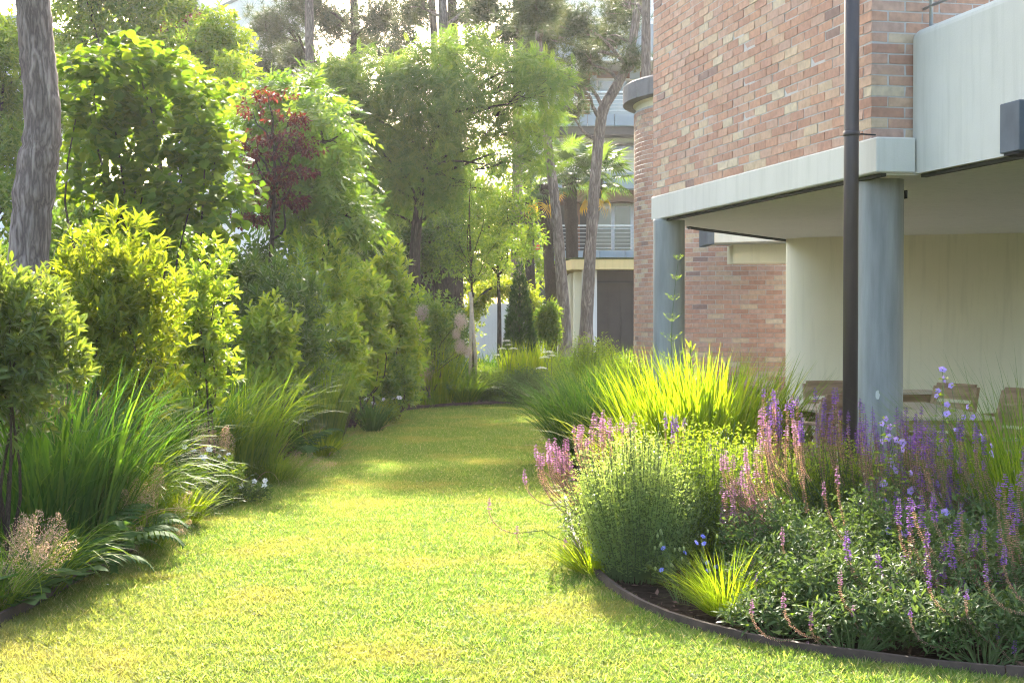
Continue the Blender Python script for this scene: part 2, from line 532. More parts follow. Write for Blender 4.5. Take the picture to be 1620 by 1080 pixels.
L_grass_d = leaf_mat('blade_deep', [(0.025, 0.075, 0.014), (0.04, 0.10, 0.018), (0.07, 0.14, 0.022)], 0.4, (2.5, 2.3, 0.7), 0.62, 0.2)
L_mound = leaf_mat('leaf_mound', [(0.115, 0.185, 0.06), (0.165, 0.235, 0.09), (0.29, 0.34, 0.18)], 0.42, (2.2, 2.0, 0.8))
L_sage = leaf_mat('leaf_sage', [(0.046, 0.082, 0.024), (0.068, 0.110, 0.034), (0.098, 0.142, 0.05)], 0.3, (2.0, 1.9, 0.9), 0.6, 0.2)
L_fern = leaf_mat('leaf_fern', [(0.035, 0.08, 0.022), (0.06, 0.115, 0.035)], 0.35, (2.4, 2.2, 0.8), 0.75, 0.06)
L_tan = leaf_mat('panicle_tan', [(0.34, 0.24, 0.16), (0.45, 0.33, 0.23), (0.54, 0.42, 0.31)], 0.35, (1.4, 1.2, 1.0), 0.8)
L_plume = leaf_mat('smoke_plume', [(0.42, 0.35, 0.30), (0.52, 0.44, 0.38)], 0.4, (1.2, 1.1, 1.0), 0.9)
L_calyx = leaf_mat('salvia_calyx', [(0.18, 0.11, 0.105), (0.27, 0.18, 0.15), (0.36, 0.26, 0.20)], 0.42, (1.8, 1.4, 1.15), 0.7)
L_violet = leaf_mat('salvia_flower', [(0.13, 0.06, 0.30), (0.20, 0.09, 0.37), (0.31, 0.15, 0.44)], 0.40, (1.55, 1.35, 1.45), 0.7)
L_mallow = leaf_mat('mallow_petal', [(0.36, 0.26, 0.66), (0.45, 0.34, 0.74)], 0.4, (1.3, 1.2, 1.2), 0.7)
L_blue = leaf_mat('blue_petal', [(0.14, 0.16, 0.58), (0.22, 0.24, 0.66)], 0.35, (1.3, 1.2, 1.2), 0.7)
L_whitefl = leaf_mat('white_petal', [(0.62, 0.62, 0.55), (0.75, 0.75, 0.70)], 0.3, (1.1, 1.1, 1.0), 0.7)
L_stem = leaf_mat('green_stem', [(0.07, 0.11, 0.03), (0.12, 0.15, 0.05)], 0, rough=0.6)
L_straw = leaf_mat('straw_stem', [(0.30, 0.23, 0.10), (0.40, 0.30, 0.14)], 0.2, (1.2, 1.1, 0.9), rough=0.7)
B_pine = bark('pine_bark', (0.20, 0.165, 0.145), (0.44, 0.385, 0.345), 3.2, 0.05)
B_dark = bark('dark_bark', (0.055, 0.045, 0.038), (0.13, 0.105, 0.09), 4.0, 0.04)
B_twig = bark('twig_bark', (0.07, 0.055, 0.04), (0.14, 0.11, 0.08), 10.0, 0.01)
B_palm = bark('palm_fibre', (0.06, 0.045, 0.035), (0.12, 0.095, 0.075), 8.0, 0.04)

# ------------------------------------------------------------------ leaf templates (length along +Y, upper side +Z)
def leaf_fine(w=0.35, fold=0.10, droop=0.12, belly=0.45):
    V = []
    for t, k in ((0.0, 0.0), (belly * 0.5, 0.75), (belly + 0.12, 1.0), (0.82, 0.55), (1.0, 0.0)):
        z = -droop * t * t
        if k == 0:
            V.append((0, t, z))
        else:
            V += [(-w / 2 * k, t, z + fold * k * w), (0, t, z), (w / 2 * k, t, z + fold * k * w)]
    Fs = [np.array([[0, 2, 1], [0, 3, 2], [7, 8, 10], [8, 9, 10]]),
          np.array([[1, 2, 5, 4], [2, 3, 6, 5], [4, 5, 8, 7], [5, 6, 9, 8]])]
    return np.array(V), Fs

def leaf_dia(w=0.4, fold=0.15, droop=0.1, belly=0.45):
    V = np.array([(0, 0, 0), (w / 2, belly, fold * w), (0, 1, -droop), (-w / 2, belly, fold * w)], float)
    return V, [np.array([[0, 1, 2], [0, 2, 3]])]

def leaf_round(w=0.95, droop=0.18):
    """heart-shaped hazel leaf with a drip tip"""
    o = [(0, 0), (0.22, -0.06), (0.42, 0.10), (0.48, 0.36), (0.40, 0.64), (0.18, 0.86), (0, 1.0), (-0.18, 0.86), (-0.40, 0.64), (-0.48, 0.36), (-0.42, 0.10), (-0.22, -0.06)]
    V = [(0, 0.42, -0.03)]
    for x, y in o:
        V.append((x * w, y, -droop * max(y, 0) ** 2 + 0.16 * abs(x) - 0.05))
    n = len(o)
    return np.array(V), [np.array([[0, 1 + i, 1 + (i + 1) % n] for i in range(n)])]

def leaf_pinnate(pairs=6, ll=0.34, lw=0.13, droop=0.35, terminal=True, taper=0.5):
    V = []; T = []
    def leaflet(p, d, l):
        d = np.array(d) / np.linalg.norm(d)
        s = np.cross(d, (0, 0, 1)); s = s / max(np.linalg.norm(s), 1e-6)
        k = len(V)
        V.extend([p, p + d * l * 0.45 + s * lw / 2 * l / ll, p + d * l + np.array([0, 0, -0.06 * l / ll]), p + d * l * 0.45 - s * lw / 2 * l / ll])
        T.append([k, k + 1, k + 2, k + 3])
    for i in range(pairs):
        t = 0.18 + 0.8 * i / pairs
        z = -droop * t * t
        l = ll * (1 - taper * abs(t - 0.45))
        for sgn in (-1, 1):
            leaflet(np.array([0, t, z]), (sgn * 0.85, 0.5, -0.18), l)
    if terminal:
        leaflet(np.array([0, 0.95, -droop * 0.9]), (0, 1, -0.4), ll)
    k = len(V)
    V.extend([np.array([-0.008, 0, 0]), np.array([0.008, 0, 0]), np.array([0.006, 0.5, -droop * 0.25]), np.array([-0.006, 0.5, -droop * 0.25])])
    T.append([k, k + 1, k + 2, k + 3])
    return np.array(V, float), [np.array(T)]

def needle_tuft(n=26, w=0.045, seed=1):
    r = np.random.default_rng(seed)
    V = []; T = []
    for i in range(n):
        th = math.acos(1 - r.random() * 1.25); ph = r.random() * 6.283
        d = np.array([math.sin(th) * math.cos(ph), math.cos(th), math.sin(th) * math.sin(ph)])
        s = np.cross(d, r.normal(size=3)); s = s / np.linalg.norm(s) * w / 2
        b = np.array([0, -0.3 * r.random(), 0])
        l = 0.7 + 0.5 * r.random()
        k = len(V)
        V.extend([b - s, b + s, b + d * l]); T.append([k, k + 1, k + 2])
    return np.array(V), [np.array(T)]

def spray(n=9, w=0.10, seed=2):
    r = np.random.default_rng(seed)
    V = []; T = []
    for i in range(n):
        a = (r.random() - 0.5) * 1.7
        d = np.array([math.sin(a), math.cos(a), 0.25 * r.normal()])
        b = np.array([0, 0.35 * r.random(), 0])
        s = np.array([math.cos(a), -math.sin(a), 0]) * w / 2
        l = 0.4 + 0.4 * r.random(); k = len(V)
        V.extend([b, b + d * l * 0.5 + s, b + d * l, b + d * l * 0.5 - s]); T.append([k, k + 1, k + 2, k + 3])
    return np.array(V), [np.array(T)]

T_lance = leaf_fine(0.30, 0.25, 0.15)
T_oval = leaf_fine(0.42, 0.18, 0.18)
T_oval_d = leaf_dia(0.48, 0.22, 0.12)
T_narrow_d = leaf_dia(0.22, 0.25, 0.1)
T_hazel = leaf_round()
T_pinn_fine = leaf_pinnate(8, 0.26, 0.085, 0.35)
T_pinn_big = leaf_pinnate(3, 0.52, 0.24, 0.45)
T_tuft = needle_tuft()
T_spray = spray()

# ------------------------------------------------------------------ plant generators
def lobe_points(n, lobes, shell=0.45, upbias=0.25):
    lobes = np.asarray(lobes, float)
    w = lobes[:, 3] * lobes[:, 4] + lobes[:, 3] * lobes[:, 5]
    k = rng.choice(len(lobes), n, p=w / w.sum())
    d = rng.normal(size=(n, 3)); d[:, 2] += upbias; d = unit(d)
    r = (1 - shell) + shell * rng.random(n) ** 0.6
    r = np.where(rng.random(n) < 0.18, rng.random(n) * 0.8, r)
    p = lobes[k, :3] + d * r[:, None] * lobes[k, 3:]
    return p, d, k

def make_lobes(c, rad, n, size=(0.38, 0.6), flat=1.0):
    c = np.asarray(c, float); rad = np.asarray(rad, float)
    L = []
    L.append([*c, *(rad * 0.66)])
    for i in range(n):
        z_ = 1 - 2 * (i + 0.5) / n; a_ = i * 2.39996 + rng.random() * 0.5
        d = np.array([math.sqrt(1 - z_ * z_) * math.cos(a_), math.sqrt(1 - z_ * z_) * math.sin(a_), z_])
        s = size[0] + (size[1] - size[0]) * rng.random()
        L.append([*(c + d * rad * (0.96 - s) * (0.9 + 0.35 * rng.random())), *(rad * s * np.array([1, 1, flat]))])
    return np.array(L)

def shoot_leaves(base, d, slen, m, lsize, A0=72, A1=28, grav=0.0, jit=0.25):
    """m leaves in a spiral along each shoot: returns pos, dir, up, size"""
    Nn = len(base)
    d = unit(d)
    a = unit(np.cross(d, unit(rng.normal(size=(Nn, 3)))))
    b = np.cross(d, a)
    slen = np.broadcast_to(np.asarray(slen, float), (Nn,))
    pos, dr, up, sz = [], [], [], []
    ph = rng.random(Nn) * 6.283
    for j in range(m):
        t = (j + 0.6) / m
        az = ph + j * 2.4
        perp = np.cos(az)[:, None] * a + np.sin(az)[:, None] * b
        A = R(A0 + (A1 - A0) * t)
        ld = d * math.cos(A) + perp * math.sin(A) + rng.normal(size=(Nn, 3)) * jit * 0.5
        ld[:, 2] -= grav
        pos.append(base + d * (slen * t)[:, None]); dr.append(unit(ld))
        up.append(d * 0.8 + np.array([0, 0, 0.6]) + rng.normal(size=(Nn, 3)) * jit)
        sz.append(lsize * (0.72 + 0.5 * rng.random(Nn)) * (1.0 - 0.25 * abs(t - 0.55)))
    return np.concatenate(pos), np.concatenate(dr), np.concatenate(up), np.concatenate(sz)

def curve_pts(p0, p1, n=7, sag=0.0, wob=0.05):
    p0 = np.asarray(p0, float); p1 = np.asarray(p1, float)
    t = np.linspace(0, 1, n)[:, None]
    L = np.linalg.norm(p1 - p0)
    w = rng.normal(size=3) * wob * L; w2 = rng.normal(size=3) * wob * L * 0.5
    return p0 + (p1 - p0) * t + np.sin(t * math.pi) * w + np.sin(t * 2 * math.pi) * w2 + np.sin(t * math.pi) * np.array([0, 0, sag * L])

def grass_blades(geo, n, base_r, length, width, lean=(5, 40), curve=(20, 90), seg=5, base=(0, 0, 0), bias=None, tint=None, mat=0, ell=(1, 1), power=1.6):
    az = rng.random(n) * 6.283
    r = base_r * np.sqrt(rng.random(n))
    bx = np.stack([np.cos(az) * r * ell[0], np.sin(az) * r * ell[1], np.zeros(n)], -1) + np.asarray(base)
    az2 = az + rng.normal(size=n) * 0.7
    h = np.stack([np.cos(az2), np.sin(az2)], -1)
    if bias is not None:
        h = h + np.asarray(bias)[None]
        h = h / np.maximum(np.linalg.norm(h, axis=1, keepdims=True), 1e-6)
    L = length * (0.6 + 0.5 * rng.random(n))
    u = (r / max(base_r, 1e-6))
    th0 = np.radians(lean[0] + (lean[1] - lean[0]) * (0.35 * rng.random(n) + 0.65 * u))
    cv = np.radians(curve[0] + (curve[1] - curve[0]) * rng.random(n))
    S = seg + 1
    t = np.linspace(0, 1, S)
    th = th0[:, None] + cv[:, None] * t[None] ** power
    ds = (L / seg)[:, None]
    hor = np.concatenate([np.zeros((n, 1)), np.cumsum(np.sin(th[:, :-1]) * ds, 1)], 1)
    ver = np.concatenate([np.zeros((n, 1)), np.cumsum(np.cos(th[:, :-1]) * ds, 1)], 1)
    C = np.stack([bx[:, None, 0] + hor * h[:, None, 0], bx[:, None, 1] + hor * h[:, None, 1], bx[:, None, 2] + ver], -1)
    C[..., 2] = np.maximum(C[..., 2], 0.01 + np.asarray(base)[2])
    tw = rng.normal(size=n) * 0.6
    side = np.stack([-h[:, 1] * np.cos(tw), h[:, 0] * np.cos(tw), np.sin(tw) * 0.5], -1)
    wprof = np.minimum(1.0, 0.55 + 1.6 * t) * np.clip((1 - t) * 2.6, 0.04, 1)
    W = width * (0.7 + 0.6 * rng.random(n))
    off = side[:, None] * (W[:, None] * wprof[None] / 2)[..., None]
    V = np.stack([C - off, C + off], 2).reshape(n, S * 2, 3)
    i = np.arange(seg) * 2
    q = np.stack([i, i + 1, i + 3, i + 2], -1)
    Fa = (q[None] + (np.arange(n) * S * 2)[:, None, None]).reshape(-1, 4)
    tt = rng.random(n) if tint is None else np.broadcast_to(tint, (n,))
    geo.add(V.reshape(-1, 3), [Fa], np.repeat(tt, S * 2), mat)
    return C[:, -1]

def plant(name, label, cat, loc, group=None):
    return thing(name, label, cat, loc, 0, group)

def shrub(name, label, x0, x1, yt, yb, Y, mat, tpl, lsize, nsh, m=6, slen=0.12, nl=10, ry=None, cat='shrub', group=None,
          grav=0.0, A=(72, 28), outw=0.7, upw=0.55, big=None, stems=7, lsz=(0.38, 0.6), upbias=0.25, stem_mat=None, shell=0.45, stem_r=0.012):
    a = P(x0, yt, Y); b = P(x1, yb, Y)
    c = np.array([(a[0] + b[0]) / 2, Y, (a[2] + b[2]) / 2])
    rx = (b[0] - a[0]) / 2; rz = (a[2] - b[2]) / 2
    ry = ry or rx
    rx *= 1.16
    base = np.array([c[0], Y, 0.03])
    t = plant(name, label, cat, base, group)
    lc = c - base
    lobes = make_lobes(lc, (rx, ry, rz), nl, lsz)
    p, d, k = lobe_points(nsh, lobes, shell, upbias)
    p[:, 2] = np.maximum(p[:, 2], 0.05)
    sdir = unit(d * outw + np.array([0, 0, upw]) + rng.normal(size=p.shape) * 0.35)
    pos, dr, up, sz = shoot_leaves(p, sdir, slen * (0.7 + 0.6 * rng.random(nsh)), m, lsize, A[0], A[1], grav)
    keep = pos[:, 2] > 0.02
    pos, dr, up, sz = pos[keep], dr[keep], up[keep], sz[keep]
    g = Geo()
    if big:
        me_list, mat_one, nbig = big
        cd = np.array([0, 0, EYE]) - (base + pos)
        cd = unit(cd); score = np.einsum('ij,ij->i', pos - lc, cd) + rng.random(len(pos)) * 0.25 * rx
        order = np.argsort(-score)
        bi = order[:nbig]
        for q, i in enumerate(bi):
            inst('leaf', me_list[q % len(me_list)], t, basis(pos[i], dr[i], up[i], sz[i]))
        rest = order[nbig:]
        pos, dr, up, sz = pos[rest], dr[rest], up[rest], sz[rest]
    g.scatter(tpl, pos, dr, up, sz)
    g.obj('foliage', mat, t, kind='stuff')
    for i in range(stems):
        li = lobes[i % len(lobes)]
        b0 = np.array([rng.normal() * rx * 0.12, rng.normal() * ry * 0.12, -0.03])
        s = Geo()
        s.tube(curve_pts(b0, li[:3] + li[3:] * rng.normal(size=3) * 0.3, 8, 0, 0.06), np.linspace(stem_r, stem_r * 0.35, 8), 5)
        s.obj('stem', stem_mat or B_twig, t, smooth=True)
    return t

def trunk_tube(g, pts, r, sides=10, rough=0.04, sub=5):
    pts = np.asarray(pts, float)
    n = len(pts)
    tt = np.linspace(0, n - 1, (n - 1) * sub + 1)
    # smooth interpolation
    P2 = np.stack([np.interp(tt, np.arange(n), pts[:, k]) for k in range(3)], -1)
    for _ in range(sub // 2 + 1):
        P2[1:-1] = (P2[:-2] + 2 * P2[1:-1] + P2[2:]) / 4
    rr = np.interp(tt, np.arange(n), np.asarray(r, float)) * (1 + rng.normal(size=len(tt)) * rough)
    g.tube(P2, rr, sides)
    return P2

def tree(name, label, cat, trunk, trad, lobes, mat, tpl, lsize, nsh, m, slen, group=None, grav=0.1, A=(80, 35), outw=0.8, upw=0.3,
         barkm=None, limbs=True, shell=0.5, upbias=0.3, jit=0.25, limb_r=0.03):
    """trunk: world points; lobes: world ellipsoids (x,y,z,rx,ry,rz)"""
    trunk = np.asarray(trunk, float)
    base = np.array([trunk[0][0], trunk[0][1], 0.0])
    t = plant(name, label, cat, base, group)
    g = Geo()
    tp = trunk_tube(g, trunk - base, trad)
    g.obj('trunk', barkm or B_dark, t, smooth=True)
    lobes = np.asarray(lobes, float).copy(); lobes[:, :3] -= base
    if limbs:
        for L in lobes:
            z = max(L[2] - L[5] * 1.3, tp[0][2] + 0.3)
            i = int(np.argmin(abs(tp[:, 2] - min(z, tp[-1][2]))))
            g2 = Geo()
            g2.tube(curve_pts(tp[i], L[:3], 8, 0.06, 0.07), np.linspace(limb_r, limb_r * 0.3, 8), 5)
            for _ in range(3):
                e = L[:3] + unit(rng.normal(size=3)) * L[3:] * 0.75
                g2.tube(curve_pts(tp[i] * 0.35 + L[:3] * 0.65, e, 5, 0.05, 0.08), np.linspace(limb_r * 0.5, limb_r * 0.15, 5), 4)
            g2.obj('limb', barkm or B_dark, t, smooth=True)
    p, d, k = lobe_points(nsh, lobes, shell, upbias)
    sdir = unit(d * outw + np.array([0, 0, upw]) + rng.normal(size=p.shape) * 0.4)
    pos, dr, up, sz = shoot_leaves(p, sdir, slen * (0.7 + 0.6 * rng.random(nsh)), m, lsize, A[0], A[1], grav, jit)
    c = Geo(); c.scatter(tpl, pos, dr, up, sz)
    c.obj('crown', mat, t, kind='stuff')
    return t

def px_lobes(spec, Y, sp=1.0):
    """spec: (px,py,rpx[,rpy[,dY]]) -> world ellipsoids at distance Y"""
    out = []
    for s in spec:
        px, py, r = s[:3]
        rv = s[3] if len(s) > 3 else r * 0.8
        y = Y + (s[4] if len(s) > 4 else rng.normal() * 0.4 * sp)
        p = P(px, py, y); k = y / F
        out.append([*p, r * k, r * k * 0.9, rv * k])
    return np.array(out)

# ================================================================== THE SETTING
def sheet(name, poly, z, mat, kind='structure'):
    g = Geo()
    n = len(poly)
    g.add(np.array([[x, y, z] for x, y in poly]), [np.array([list(range(n))])])
    o = g.obj(name, mat, kind=kind)
    return o

sheet('ground', [(-400, -60), (400, -60), (400, 900), (-400, 900)], -0.03, M_ground)
LEFT_EDGE = [(-2.62, 3.0), (-2.52, 5.0), (-2.43, 7.0), (-2.38, 9.0), (-2.36, 10.5), (-2.31, 12.4), (-2.28, 14.4), (-2.25, 16.3), (-2.16, 18.6), (-1.98, 20.6), (-1.62, 22.1), (-1.0, 23.0), (-0.3, 23.5), (0.35, 23.7), (1.0, 23.6)]
RIGHT_EDGE = [(1.0, 23.6), (0.62, 21.5), (0.50, 19.0), (0.46, 16.5), (0.46, 13.5), (0.42, 11.0), (0.40, 9.4), (0.44, 8.3), (0.55, 7.42), (0.76, 6.74), (1.07, 6.32), (1.40, 6.10), (1.97, 5.82), (2.6, 5.58), (3.4, 5.35)]
def smooth_line(pts, n):
    pts = np.asarray(pts, float)
    s = np.concatenate([[0], np.cumsum(np.linalg.norm(np.diff(pts, axis=0), axis=1))])
    u = np.linspace(0, s[-1], n)
    q = np.stack([np.interp(u, s, pts[:, k]) for k in range(2)], -1)
    for _ in range(4):
        q[1:-1] = (q[:-2] + 2 * q[1:-1] + q[2:]) / 4
    return q
LE = smooth_line(LEFT_EDGE, 70)
RE = smooth_line(RIGHT_EDGE, 70)
LAWN = np.concatenate([LE, RE[1:], [[3.4, 3.0]]])
sheet('lawn', LAWN, 0.0, M_thatch)
sheet('planting_bed', np.concatenate([LE[::-1], [[-2.62, 3.0], [-14, 3.0], [-14, 26.5], [1.0, 26.5]]])[:, :], 0.012, M_soil)
sheet('planting_bed', np.concatenate([RE, [[3.4, 5.3], [8.0, 5.3], [8.0, 9.9], [2.35, 10.4], [1.35, 15.2], [1.35, 26.5], [1.0, 26.5]]]), 0.014, M_soil)
bpy.data.objects['planting_bed.001'].name = 'planting_bed.001'

def in_poly(pts, poly):
    x, y = pts[:, 0], pts[:, 1]
    c = np.zeros(len(pts), bool)
    n = len(poly)
    for i in range(n):
        x1, y1 = poly[i]; x2, y2 = poly[(i + 1) % n]
        if y1 == y2:
            continue
        cond = ((y1 > y) != (y2 > y)) & (x < (x2 - x1) * (y - y1) / (y2 - y1) + x1)
        c ^= cond
    return c

# ---- lawn grass: many tufts of blades on a point cloud (nobody could count them)
tufts = bpy.data.collections.new('grass_tuft_sources')
for k in range(8):
    g = Geo()
    dry = 0.16 if k % 3 == 0 else 0.05
    tv = rng.random(22) * 0.8
    tv[rng.random(22) < dry] = 0.95
    grass_blades(g, 22, 0.042, 0.043 if k < 6 else 0.055, 0.0040, (8, 62), (5, 60), 2, tint=tv)
    if k >= 6:      # clover among the grass
        pp = np.stack([rng.normal(size=14) * 0.02, rng.normal(size=14) * 0.02, 0.012 + rng.random(14) * 0.016], -1)
        g.scatter(leaf_dia(0.9, 0.1, 0.0, 0.55), pp, rng.normal(size=(14, 3)) * np.array([1, 1, 0.25]), np.tile([0, 0, 1.0], (14, 1)) + rng.normal(size=(14, 3)) * 0.25, 0.014, np.full(14, 0.25))
    o = bpy.data.objects.new('grass_tuft', g.mesh('grass_tuft', M_lawn))
    tufts.objects.link(o)
cand = np.stack([rng.uniform(-2.7, 3.4, 240000), rng.uniform(4.2, 24, 240000)], -1)
cand = cand[in_poly(cand, LAWN)]
# thin with distance
keepp = rng.random(len(cand)) < np.clip(1.15 - (cand[:, 1] - 6) * 0.030, 0.55, 1.0)
cand = cand[keepp]
me = bpy.data.meshes.new('lawn_grass')
me.vertices.add(len(cand))
me.vertices.foreach_set('co', np.concatenate([cand, np.full((len(cand), 1), 0.002)], 1).astype(np.float32).ravel())
lg = bpy.data.objects.new('lawn_grass', me)
COL.objects.link(lg)
lg['kind'] = 'stuff'; tag(lg, 'short mown yellow green turf covering the lawn', 'grass')
ng = bpy.data.node_groups.new('scatter_tufts', 'GeometryNodeTree')
ng.interface.new_socket('Geometry', in_out='INPUT', socket_type='NodeSocketGeometry')
ng.interface.new_socket('Geometry', in_out='OUTPUT', socket_type='NodeSocketGeometry')
gi = ng.nodes.new('NodeGroupInput'); go = ng.nodes.new('NodeGroupOutput')
iop = ng.nodes.new('GeometryNodeInstanceOnPoints')
ci = ng.nodes.new('GeometryNodeCollectionInfo')
ci.inputs['Collection'].default_value = tufts
ci.inputs['Separate Children'].default_value = True
ci.inputs['Reset Children'].default_value = True
rv = ng.nodes.new('FunctionNodeRandomValue'); rv.data_type = 'FLOAT_VECTOR'
rv.inputs[0].default_value = (-0.12, -0.12, 0); rv.inputs[1].default_value = (0.12, 0.12, 6.283)
rs = ng.nodes.new('FunctionNodeRandomValue'); rs.data_type = 'FLOAT'
rs.inputs[2].default_value = 0.65; rs.inputs[3].default_value = 1.25
ng.links.new(gi.outputs[0], iop.inputs['Points'])
ng.links.new(ci.outputs[0], iop.inputs['Instance'])
iop.inputs['Pick Instance'].default_value = True
ng.links.new(rv.outputs[0], iop.inputs['Rotation'])
ng.links.new(rs.outputs[1], iop.inputs['Scale'])
ng.links.new(iop.outputs[0], go.inputs[0])
md = lg.modifiers.new('tufts', 'NODES'); md.node_group = ng

g = Geo()
cp = np.stack([rng.uniform(-2.4, 3.0, 700), rng.uniform(5.0, 20, 700), rng.uniform(0.03, 0.045, 700)], -1)
cp = cp[in_poly(cp[:, :2], LAWN)]
g.scatter(leaf_dia(0.6, 0.15, 0.1), cp, rng.normal(size=cp.shape) * np.array([1, 1, 0.3]), np.tile([0, 0, 1.0], (len(cp), 1)) + rng.normal(size=cp.shape) * 0.5, rng.uniform(0.008, 0.02, len(cp)))
o = g.obj('fallen_petals', leaf_mat('fallen_bits', [(0.22, 0.15, 0.07), (0.42, 0.36, 0.24), (0.60, 0.58, 0.50)], 0.2, (1.2, 1.1, 1.0), 0.8), kind='stuff'); tag(o, 'pale petals and dry leaf bits scattered over the turf', 'litter')

# ---- edging boards, one object per length of board
def edging(line, label, lens, h=0.075, th=0.022, off=0.0):
    e = thing('garden_edging', label, 'edging', (line[0][0], line[0][1], 0))
    base = np.array([line[0][0], line[0][1]])
    i = 0
    while i < len(line) - 1:
        j = min(i + lens, len(line) - 1)
        pts = line[i:j + 1].copy()
        d = unit(np.gradient(pts, axis=0)); nrm = np.stack([-d[:, 1], d[:, 0]], -1)
        if j < len(line) - 1:
            pts[-1] = pts[-1] - d[-1] * 0.006
        hh = h + rng.normal() * 0.006
        A = pts + nrm * th / 2; B = pts - nrm * th / 2
        n = len(pts)
        zt = np.full((n, 1), hh) + rng.normal(size=(n, 1)) * 0.0015
        zb = np.full((n, 1), -0.02)
        V = np.concatenate([np.hstack([A - base, zb]), np.hstack([B - base, zb]), np.hstack([B - base, zt]), np.hstack([A - base, zt])])
        q = []
        for k in range(n - 1):
            for a, b in ((0, 1), (1, 2), (2, 3), (3, 0)):
                q.append([a * n + k, a * n + k + 1, b * n + k + 1, b * n + k])
        ends = [[0, n, 2 * n, 3 * n], [n - 1, 4 * n - 1, 3 * n - 1, 2 * n - 1]]
        g = Geo(); g.add(V, [np.array(q), np.array(ends)])
        g.obj('edging_board', M_edging, e)
        i = j
    return e
edging(LE, 'long straight brown timber edging between left border and lawn', 5)
edging(RE, 'curved brown timber edging round the purple flower border', 4, h=0.07)

# ---- bark chips on the right bed near the edging
g = Geo()
n = 2600
cp = np.stack([rng.uniform(0.4, 3.2, n), rng.uniform(5.6, 9.0, n), rng.uniform(0.018, 0.034, n)], -1)
inside = ~in_poly(cp[:, :2], LAWN)
cp = cp[inside]
g.scatter(leaf_dia(0.5, 0.1, 0.0), cp, rng.normal(size=cp.shape) * np.array([1, 1, 0.2]), np.tile([0, 0, 1.0], (len(cp), 1)) + rng.normal(size=cp.shape) * 0.4, rng.uniform(0.02, 0.05, len(cp)))
o = g.obj('bark_mulch', M_chips, kind='stuff'); tag(o, 'reddish brown bark chips lying behind the curved edging', 'mulch')
g = Geo()
n = 2500
yy = rng.uniform(6, 22, n)
cp = np.stack([np.interp(yy, LE[:, 1], LE[:, 0]) - 0.03 - rng.random(n) ** 1.5 * 0.7, yy, rng.uniform(0.016, 0.03, n)], -1)
g.scatter(leaf_dia(0.5, 0.1, 0.0), cp, rng.normal(size=cp.shape) * np.array([1, 1, 0.2]), np.tile([0, 0, 1.0], (n, 1)) + rng.normal(size=cp.shape) * 0.4, rng.uniform(0.015, 0.045, n))
o = g.obj('bark_mulch', M_chips, kind='stuff'); tag(o, 'dry leaf litter and chips along the straight timber edging', 'mulch')

# ---- sunken sprinkler heads in the turf
for i, (px, py, r, lab) in enumerate(((852, 929, 0.075, 'dark sunken sprinkler hollow in turf beside the pale green mound'),
                                 (738, 683, 0.075, 'dark sprinkler hollow at the far end of lawn, the farther one'),
                                 (730, 690, 0.085, 'dark sprinkler hollow at the far end of lawn, the nearer one'))):
    b = G0(px, py)
    t = thing('sprinkler_head', lab, 'sprinkler', (b[0], b[1], 0))
    g = Geo()
    a = np.linspace(0, 2 * math.pi, 25)[:-1]
    ring = np.stack([np.cos(a), np.sin(a)], -1)
    prof = [(r, 0.012), (r * 1.12, 0.014), (r * 1.12, 0.0), (r * 0.86, 0.0), (r * 0.86, 0.012)]
    V = np.concatenate([np.hstack([ring * q, np.full((24, 1), z)]) for q, z in prof])
    q = [[k * 24 + j, k * 24 + (j + 1) % 24, ((k + 1) % 5) * 24 + (j + 1) % 24, ((k + 1) % 5) * 24 + j] for k in range(5) for j in range(24)]
    g.add(V, [np.array(q)]); g.obj('collar', M_pipe_dark, t)
    g = Geo(); g.tube([[0, 0, -0.01], [0, 0, 0.006], [0, 0, 0.008]], [r * 0.84, r * 0.84, r * 0.7], 20); g.obj('lid', M_pipe_dark, t)

# ================================================================== THE BRICK HOUSE
Oc = np.array([2.53, 10.04, 0.0])
tw = np.array([-0.2052, 0.9787, 0.0])          # along the side wall, away
rw = np.array([0.9787, 0.2052, 0.0])           # into the house
ZU = np.array([0, 0, 1.0])
def HW(u, w, z):
    return Oc + tw * u + rw * w + ZU * z
HM = Matrix(((rw[0], tw[0], 0, 0), (rw[1], tw[1], 0, 0), (0, 0, 1, 0), (0, 0, 0, 1)))   # local x = into house, y = along wall
house = thing('brick_house', 'brick house on grey columns with pale concrete beam and curved stair tower', 'house', (Oc[0], Oc[1], 0), math.atan2(rw[1], rw[0]))
WLEN = 5.07
CH, BL, BH, JT = 0.075, 0.250, 0.065, 0.010
ZB = 2.74                                       # top of the beam, first course

